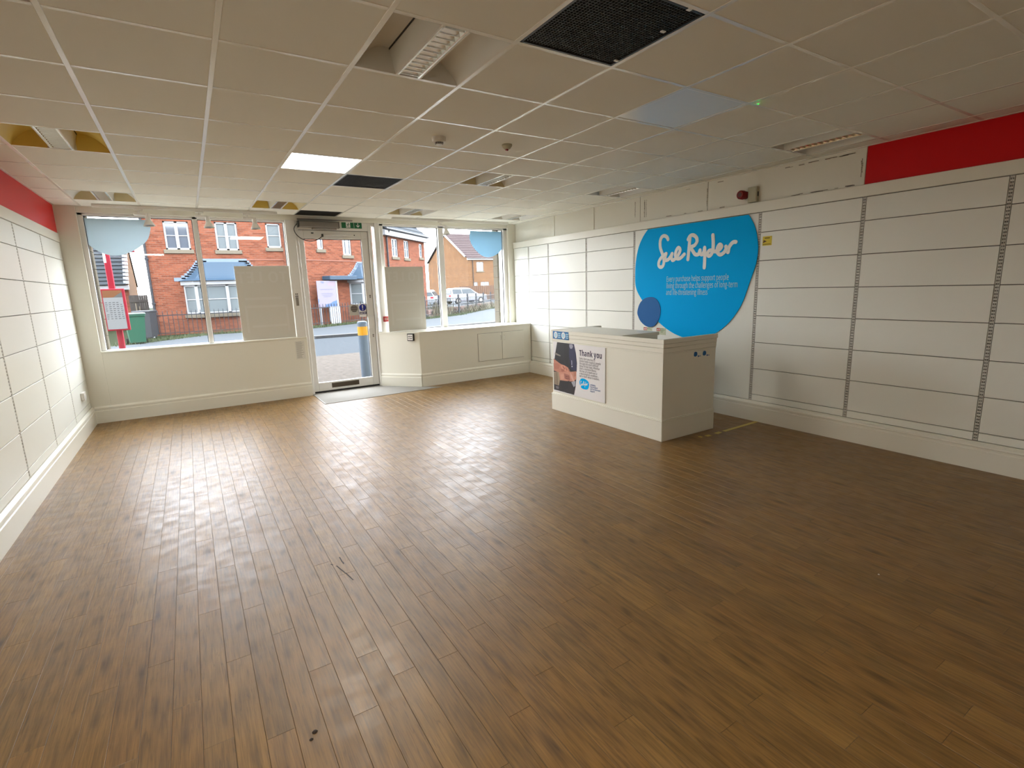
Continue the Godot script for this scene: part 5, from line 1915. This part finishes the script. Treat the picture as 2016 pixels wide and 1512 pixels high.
# ---------------------------------------------------------------- things in the street
func car(called: String, label: String, at: Vector3, turn: float, body: Material, length: float, height: float):
	var o := thing(called, label, "car", at, turn, "parked cars")
	var L := length
	var H := height
	var W := 1.78
	# side outline: x along the car (front at +x)
	var low := [Vector2(-0.5, 0.20), Vector2(-0.5, 0.42), Vector2(-0.485, 0.60), Vector2(0.24, 0.60), Vector2(0.42, 0.56), Vector2(0.495, 0.44), Vector2(0.5, 0.20)]
	var pl := PackedVector2Array()
	for p in low: pl.append(Vector2(p.x * L, p.y * H))
	var st := new_st()
	prism(st, pl, Transform3D(Basis(), Vector3(0, 0, -W / 2)), W)
	obj("body", st, body, o)
	var top := [Vector2(-0.485, 0.60), Vector2(-0.44, 0.86), Vector2(-0.36, 0.97), Vector2(-0.10, 1.0), Vector2(0.06, 0.95), Vector2(0.25, 0.60)]
	st = new_st()
	var n := top.size()
	for i in n - 1:
		var a: Vector2 = top[i]
		var b: Vector2 = top[i + 1]
		var ia := 0.0 if a.y < 0.7 else 0.16 * W
		var ib := 0.0 if b.y < 0.7 else 0.16 * W
		quad(st, Vector3(b.x * L, b.y * H, -W / 2 + ib), Vector3(a.x * L, a.y * H, -W / 2 + ia), Vector3(a.x * L, a.y * H, W / 2 - ia), Vector3(b.x * L, b.y * H, W / 2 - ib))
		for s in [-1.0, 1.0]:
			var c := Vector3(-0.1 * L, 0.6 * H, s * W / 2)
			var p := Vector3(a.x * L, a.y * H, s * (W / 2 - ia))
			var q := Vector3(b.x * L, b.y * H, s * (W / 2 - ib))
			if s > 0.0: tri(st, c, q, p)
			else: tri(st, c, p, q)
	obj("cabin", st, body, o)
	for s in [-1.0, 1.0]:
		for e in [[-0.44, -0.20], [-0.18, 0.17]]:
			st = new_st()
			var x0: float = e[0] * L
			var x1: float = e[1] * L
			var zb: float = s * (W / 2 - 0.015)
			var zt: float = s * (W / 2 - 0.13 * W)
			var ty := H * 0.90
			var q := [Vector3(x0, H * 0.63, zb), Vector3(x1, H * 0.63, zb), Vector3(x1 - (0.09 * L if e[1] > 0.0 else 0.0), ty, zt), Vector3(x0 + (0.02 * L if e[0] < -0.3 else 0.0), ty, zt)]
			for j in 4: q[j].z += s * 0.02
			if s > 0.0: quad(st, q[0], q[1], q[2], q[3])
			else: quad(st, q[1], q[0], q[3], q[2])
			obj("side_window", st, M.car_glass, o)
		for x in [-0.31 * L, 0.32 * L]:
			st = new_st()
			cyl(st, Vector3(x, 0.31, s * (W / 2 - 0.20)), Vector3(x, 0.31, s * (W / 2 + 0.02)), 0.31, 0.31, 18)
			var wh := obj("wheel", st, M.tyre, o)
			st = new_st()
			cyl(st, Vector3(x, 0.31, s * (W / 2 + 0.02)), Vector3(x, 0.31, s * (W / 2 + 0.03)), 0.19, 0.17, 14)
			obj("hub_cap", st, M.steel, wh)
		st = new_st()
		box(st, Vector3(-0.502 * L, H * 0.46, s * W * 0.36 - 0.14), Vector3(-0.49 * L, H * 0.56, s * W * 0.36 + 0.14), 0.01)
		obj("tail_lamp", st, M.signal_red, o)
		st = new_st()
		box(st, Vector3(0.44 * L, H * 0.42, s * W * 0.40 - 0.12), Vector3(0.497 * L, H * 0.52, s * W * 0.40 + 0.12), 0.02)
		obj("head_lamp", st, M.chrome, o)
	st = new_st()
	quad(st, Vector3(-0.492 * L, H * 0.63, W * 0.42), Vector3(-0.492 * L, H * 0.63, -W * 0.42), Vector3(-0.452 * L, H * 0.86, -W * 0.32), Vector3(-0.452 * L, H * 0.86, W * 0.32))
	obj("rear_window", st, M.car_glass, o)
	st = new_st()
	quad(st, Vector3(0.245 * L, H * 0.63, -W * 0.44), Vector3(0.245 * L, H * 0.63, W * 0.44), Vector3(0.085 * L, H * 0.925, W * 0.33), Vector3(0.085 * L, H * 0.925, -W * 0.33))
	obj("windscreen", st, M.car_glass, o)
	st = new_st()
	box(st, Vector3(-0.49 * L, 0.18 * H, -W / 2 - 0.01), Vector3(0.49 * L, 0.27 * H, W / 2 + 0.01), 0.02)
	obj("sill_trim", st, M.car_grey, o)
func build_street_things():
	var st: SurfaceTool
	var o: Node3D
	# bollard
	var b := on_z(713, 640, -9.25)
	o = thing("bollard", "grey steel bollard with an amber band outside the glass door", "bollard", Vector3(b.x, -0.012, -9.25))
	st = new_st()
	lathe(st, Vector3.ZERO, [Vector2(0, 1.045), Vector2(0.05, 1.042), Vector2(0.08, 1.03), Vector2(0.086, 1.01), Vector2(0.086, 0.0), Vector2(0.0, 0.0)], 24)
	obj("shaft", st, M.bollard, o)
	st = new_st()
	lathe(st, Vector3.ZERO, [Vector2(0.086, 0.945), Vector2(0.0885, 0.944), Vector2(0.0885, 0.79), Vector2(0.086, 0.789)], 24)
	obj("amber_band", st, M.amber, o)
	# bus stop with its timetable case
	var zz := -12.5
	var p0 := on_z(236, 655, zz)
	o = thing("bus_stop", "red bus stop post with a timetable case", "bus stop", Vector3(p0.x, -0.012, zz))
	st = new_st()
	box(st, Vector3(-0.05, 0, -0.05), Vector3(0.05, 2.9, 0.05), 0.008)
	obj("post", st, M.bus_red, o)
	st = new_st()
	box(st, Vector3(-0.052, 2.25, 0.049), Vector3(-0.012, 2.86, 0.054), 0.001)
	obj("white_strip", st, M.print_white, o)
	st = new_st()
	box(st, Vector3(-0.02, 2.45, -0.03), Vector3(0.45, 2.9, 0.03), 0.01)
	obj("flag", st, M.bus_red, o)
	st = new_st()
	box(st, Vector3(-0.20, 0.97, 0.05), Vector3(0.19, 1.765, 0.10), 0.008)
	var cs := obj("timetable_case", st, M.bus_red, o)
	st = new_st()
	box(st, Vector3(-0.155, 1.60, 0.099), Vector3(0.145, 1.735, 0.1025))
	obj("header_print", st, mat("timetable_orange", 0.15, 0.06, 0.02, 0.5), cs)
	st = new_st()
	prism(st, PackedVector2Array([Vector2(0.0, 1.60), Vector2(0.145, 1.60), Vector2(0.145, 1.70), Vector2(0.08, 1.66)]), Transform3D(Basis(), Vector3(0, 0, 0.1025)), 0.001)
	obj("header_wedge", st, mat("timetable_grey", 0.075, 0.085, 0.09, 0.5), cs)
	st = new_st()
	box(st, Vector3(-0.155, 1.0, 0.099), Vector3(0.145, 1.60, 0.1025))
	obj("timetable_sheet", st, mat("timetable_white", 0.20, 0.225, 0.235, 0.5), cs)
	for c in 5:
		for r in 9:
			if rng.randf() < 0.12: continue
			st = new_st()
			box(st, Vector3(-0.14 + c * 0.058, 1.50 - r * 0.038, 0.102), Vector3(-0.14 + c * 0.058 + rng.randf_range(0.025, 0.042), 1.512 - r * 0.038, 0.1034))
			obj("print_line", st, mat("timetable_ink", 0.05, 0.06, 0.068, 0.6), cs)
	# wheelie bins by the gate
	var g := on_y(272, 676.5, 0)
	o = thing("wheelie_bin", "green wheelie bin standing beside the footpath", "bin", Vector3(g.x, 0, g.z), 0.15)
	st = new_st()
	var lo := [Vector3(-0.22, 0.06, -0.26), Vector3(0.22, 0.06, -0.26), Vector3(0.22, 0.06, 0.26), Vector3(-0.22, 0.06, 0.26)]
	var hi := [Vector3(-0.29, 1.02, -0.34), Vector3(0.29, 1.02, -0.34), Vector3(0.29, 1.02, 0.34), Vector3(-0.29, 1.02, 0.34)]
	for i in 4: quad(st, lo[(i + 1) % 4], lo[i], hi[i], hi[(i + 1) % 4])
	quad(st, lo[0], lo[1], lo[2], lo[3])
	obj("body", st, M.bin_green, o)
	st = new_st()
	box(st, Vector3(-0.31, 0.95, -0.36), Vector3(0.31, 1.02, 0.36), 0.02)
	obj("rim", st, M.bin_green, o)
	st = new_st()
	box(st, Vector3(-0.32, 1.02, -0.40), Vector3(0.32, 1.07, 0.38), 0.025)
	obj("lid", st, mat("bin_lid", 0.07, 0.115, 0.095, 0.4), o)
	for s in [-1.0, 1.0]:
		st = new_st()
		cyl(st, Vector3(s * 0.24, 0.1, -0.26), Vector3(s * 0.30, 0.1, -0.26), 0.1, 0.1, 16)
		obj("wheel", st, M.tyre, o)
	st = new_st()
	tube(st, [Vector3(-0.25, 1.0, -0.42), Vector3(0.25, 1.0, -0.42)], 0.018, 8)
	obj("handle", st, M.bin_green, o)
	g = on_y(297, 662, 0)
	o = thing("wheelie_bin", "dark wheelie bin against the corner of the brick house", "bin", Vector3(g.x, 0, -24.6), -0.3)
	st = new_st()
	for i in 4: quad(st, lo[(i + 1) % 4], lo[i], hi[i], hi[(i + 1) % 4])
	obj("body", st, mat("bin_dark", 0.008, 0.010, 0.014, 0.6), o)
	st = new_st()
	box(st, Vector3(-0.31, 1.02, -0.38), Vector3(0.31, 1.09, 0.37), 0.025)
	obj("lid", st, mat("bin_dark", 0.008, 0.010, 0.014, 0.6), o)
	# pale cone beside it
	g = on_y(296, 666, 0)
	o = thing("traffic_cone", "pale traffic cone between the bins and the railing", "cone", Vector3(g.x, 0, g.z))
	st = new_st()
	box(st, Vector3(-0.16, 0, -0.16), Vector3(0.16, 0.03, 0.16), 0.01)
	obj("base", st, M.car, o)
	st = new_st()
	cyl(st, Vector3(0, 0.03, 0), Vector3(0, 0.72, 0), 0.12, 0.02, 14)
	obj("cone", st, M.car, o)
	# timber gate between the buildings
	var ga := on_z(255.5, 600, -27.2)
	var gb := on_z(293, 600, -27.2)
	var gt := on_z(275, 581, -27.2).y
	o = thing("side_gate", "dark timber gate between the low building and the brick house", "gate", Vector3(ga.x, 0, -27.2))
	var n := 9
	for i in n:
		st = new_st()
		var w := (gb.x - ga.x) / n
		box(st, Vector3(w * i + 0.001, 0.03, 0), Vector3(w * (i + 1) - 0.001, gt, 0.03), 0.004)
		obj("board", st, M.timber, o)
	for y in [0.3, gt - 0.3]:
		st = new_st()
		box(st, Vector3(0, y, 0.03), Vector3(gb.x - ga.x, y + 0.1, 0.06), 0.005)
		obj("ledge", st, M.timber, o)
	for i in 2:
		st = new_st()
		var q0 := on_z([267.5, 275.0][i], [597.0, 603.0][i], -27.1)
		var q1 := on_z([272.0, 278.5][i], [622.0, 622.0][i], -27.1)
		tube(st, [Vector3(q0.x - ga.x, q0.y, 0.16), Vector3(q1.x - ga.x, 0.02, 0.2)], 0.025, 8)
		tag(obj("pale_pole", st, M.stone, o), "pale pole leaning on the gate")
	# railings
	var r0 := on_z(304, 640, -25.1)
	var r1 := on_z(590, 625, -25.1)
	railing("railing", "black iron railing in front of the bay window across the road", Vector3(r0.x, 0, -25.1), Vector3(r1.x, 0, -25.1), 1.0, 0.165, 22)
	var d2 := Vector3(cos(deg_to_rad(25.0)), 0, -sin(deg_to_rad(25.0)))
	var s2 := Vector3(r1.x, 0, -25.15)
	railing("railing", "black iron railing in front of the house with the banner", s2, s2 + d2 * 7.4, 1.0, 0.165, 22)
	# the fence on the right, post by post
	var base := [on_y(838, 628, 0), on_y(865.8, 622, 0), on_y(904, 618.4, 0), on_y(921.7, 614.5, 0), on_y(938.3, 611.5, 0), on_y(952.7, 608.3, 0), on_y(966.6, 605, 0), on_y(990, 601.5, 0)]
	o = thing("metal_fence", "black metal fence with square posts in front of the parked cars", "fence", Vector3.ZERO)
	for i in base.size():
		st = new_st()
		box(st, base[i] + Vector3(-0.04, 0, -0.04), base[i] + Vector3(0.04, 1.2, 0.04), 0.005)
		obj("post", st, M.iron, o)
		if i == base.size() - 1: break
		var a: Vector3 = base[i]
		var c: Vector3 = base[i + 1]
		for y in [0.2, 0.62, 0.98]:
			st = new_st()
			tube(st, [a + Vector3(0, y, 0), c + Vector3(0, y, 0)], 0.018, 6)
			obj("rail", st, M.iron, o)
		var nb := int((c - a).length() / 0.22)
		for j in range(1, nb):
			st = new_st()
			tube(st, [a.lerp(c, float(j) / nb) + Vector3(0, 0.08, 0), a.lerp(c, float(j) / nb) + Vector3(0, 1.0, 0)], 0.012, 5)
			obj("bar", st, M.iron, o)
	# low brick wall and dry growth behind the fence
	o = thing("low_brick_wall", "low weathered brick wall behind the black metal fence", "walling", Vector3.ZERO)
	for i in range(0, 6):
		var a: Vector3 = base[i] + Vector3(0.3, 0, -0.5)
		var c: Vector3 = base[i + 1] + Vector3(0.3, 0, -0.5)
		var d := c - a
		var rows := 3
		var nb := int(d.length() / 0.45)
		for r in rows:
			for j in nb:
				st = new_st()
				var l := d.length() / nb
				box(st, Vector3(l * j + 0.005, r * 0.15 + 0.003, -0.1), Vector3(l * (j + 1) - 0.005, r * 0.15 + 0.147, 0.1 + rng.randf_range(-0.01, 0.01)), 0.006, Transform3D(Basis(Vector3.UP, -atan2(d.z, d.x)), a))
				obj("brick", st, mat("old_brick_%d" % (rng.randi() % 3), [0.075, 0.055, 0.09][rng.randi() % 3], 0.048, 0.036, 0.9), o)
	st = new_st()
	for i in 2600:
		var k := rng.randi() % 6
		var a: Vector3 = base[k].lerp(base[k + 1], rng.randf()) + Vector3(rng.randf_range(0.4, 1.4), 0, -rng.randf_range(0.5, 2.2))
		var h := rng.randf_range(0.12, 0.5) * (1.9 if k == 0 else 1.0)
		var e := Vector3(rng.randf_range(-0.3, 0.3), h, rng.randf_range(-0.3, 0.3))
		var w := Vector3(rng.randf_range(-1, 1), 0.3, rng.randf_range(-1, 1)).normalized() * 0.035
		tri(st, a + e * 0.2 - w, a + e * 0.3 + w, a + e)
	tag(obj("scrub", st, mat("dry_scrub", 0.052, 0.045, 0.026, 0.9)), "dry straggly scrub growing behind the metal fence", "plants", "", "stuff")
	# car park surface and cars
	var c1 := on_y(905, 598, 0)
	var c2 := on_y(858, 600, 0)
	st = new_st()
	box(st, Vector3(c2.x - 12, -0.1, c1.z - 14), Vector3(c1.x + 26, 0.012, c2.z + 8))
	tag(obj("car_park", st, M.footway), "grey car park surface under the parked cars", "car park", "", "structure")
	car("parked_car", "white car seen side-on through the window behind the fence", Vector3(c1.x + 0.6, 0.012, c1.z), 0.12, M.car, 4.4, 1.62)
	car("parked_car", "white hatchback seen from behind with a red tail lamp", Vector3(c2.x - 1.0, 0.012, c2.z + 0.6), deg_to_rad(58.0), M.car, 4.0, 1.48)
	# timber fence in front of the gable house
	var f0 := on_z(904, 575, c1.z - 9.0)
	var f1 := on_z(1000, 575, c1.z - 9.0)
	var ft := on_z(940, 562.5, c1.z - 9.0).y
	o = thing("timber_fence", "brown timber fence in front of the orange gable house", "fence", Vector3(f0.x, 0, f0.z))
	for i in 26:
		st = new_st()
		var w := (f1.x - f0.x) / 26.0
		box(st, Vector3(w * i + 0.01, 0, 0), Vector3(w * (i + 1) - 0.01, ft, 0.05), 0.008)
		obj("board", st, M.fence_wood, o)
	# banner on posts with a white picket gate, in the line of the second railing
	var turn := deg_to_rad(25.0)
	var nrm := Vector3(sin(turn), 0, cos(turn))
	o = thing("banner", "pale lilac banner with blue patches behind the railing across the road", "banner", s2 - nrm * 0.22, turn)
	var ta := on_face(622, 553, o)
	var tb := on_face(664, 603, o)
	st = new_st()
	box(st, Vector3(ta.x, tb.y, 0), Vector3(tb.x, ta.y, 0.02), 0.004)
	obj("sheet", st, mat("banner_lilac", 0.105, 0.095, 0.13, 0.6), o)
	var bw := tb.x - ta.x
	var bh := ta.y - tb.y
	for e in [[[0.35, 0.0, 1.0, 0.0, 1.0, 0.24, 0.8, 0.2, 0.6, 0.12, 0.4, 0.1], "banner_blue", Vector3(0.016, 0.05, 0.125)], [[0.0, 0.16, 0.05, 0.2, 0.06, 0.28, 0.0, 0.33], "banner_blue", Vector3(0.016, 0.05, 0.125)], [[0.22, 0.92, 0.35, 0.90, 0.4, 0.95, 0.3, 0.99, 0.22, 0.97], "banner_blue2", Vector3(0.05, 0.06, 0.125)], [[0.6, 0.82, 0.95, 0.8, 1.0, 0.95, 0.7, 0.97, 0.58, 0.9], "banner_peach", Vector3(0.12, 0.09, 0.11)]]:
		var pl := PackedVector2Array()
		for i in range(0, e[0].size(), 2): pl.append(Vector2(ta.x + bw * e[0][i], tb.y + bh * e[0][i + 1]))
		st = new_st()
		prism(st, pl, Transform3D(Basis(), Vector3(0, 0, 0.02)), 0.003)
		obj("patch", st, mat(e[1], e[2].x, e[2].y, e[2].z, 0.6), o)
	for e in [[0.15, 0.66, 0.85], [0.2, 0.5, 0.8], [0.25, 0.44, 0.8], [0.3, 0.38, 0.7]]:
		st = new_st()
		box(st, Vector3(ta.x + bw * e[0], tb.y + bh * e[1], 0.02), Vector3(ta.x + bw * e[2], tb.y + bh * (e[1] + 0.022), 0.0225))
		obj("print_line", st, mat("banner_ink", 0.055, 0.055, 0.09, 0.6), o)
	for x in [ta.x + bw * 0.12, tb.x + 0.08]:
		st = new_st()
		box(st, Vector3(x - 0.05, 0, -0.09), Vector3(x + 0.05, ta.y if x > tb.x else tb.y, -0.01), 0.006)
		obj("white_post", st, M.upvc, o)
	o = thing("picket_gate", "white picket gate below the lilac banner", "gate", s2 + nrm * 0.10, turn)
	ta = on_face(649, 604, o)
	tb = on_face(672, 636, o)
	for i in 5:
		st = new_st()
		var w := (tb.x - ta.x) / 5.0
		var pl := PackedVector2Array([Vector2(w * i + 0.02, 0.05), Vector2(w * (i + 1) - 0.02, 0.05), Vector2(w * (i + 1) - 0.02, ta.y - 0.05), Vector2(w * (i + 0.5), ta.y + 0.03), Vector2(w * i + 0.02, ta.y - 0.05)])
		prism(st, pl, Transform3D(Basis(), Vector3(ta.x, 0, 0)), 0.03)
		obj("picket", st, M.upvc, o)
	for y in [0.25, ta.y - 0.25]:
		st = new_st()
		box(st, Vector3(ta.x, y, -0.03), Vector3(tb.x, y + 0.08, 0), 0.004)
		obj("rail", st, M.upvc, o)
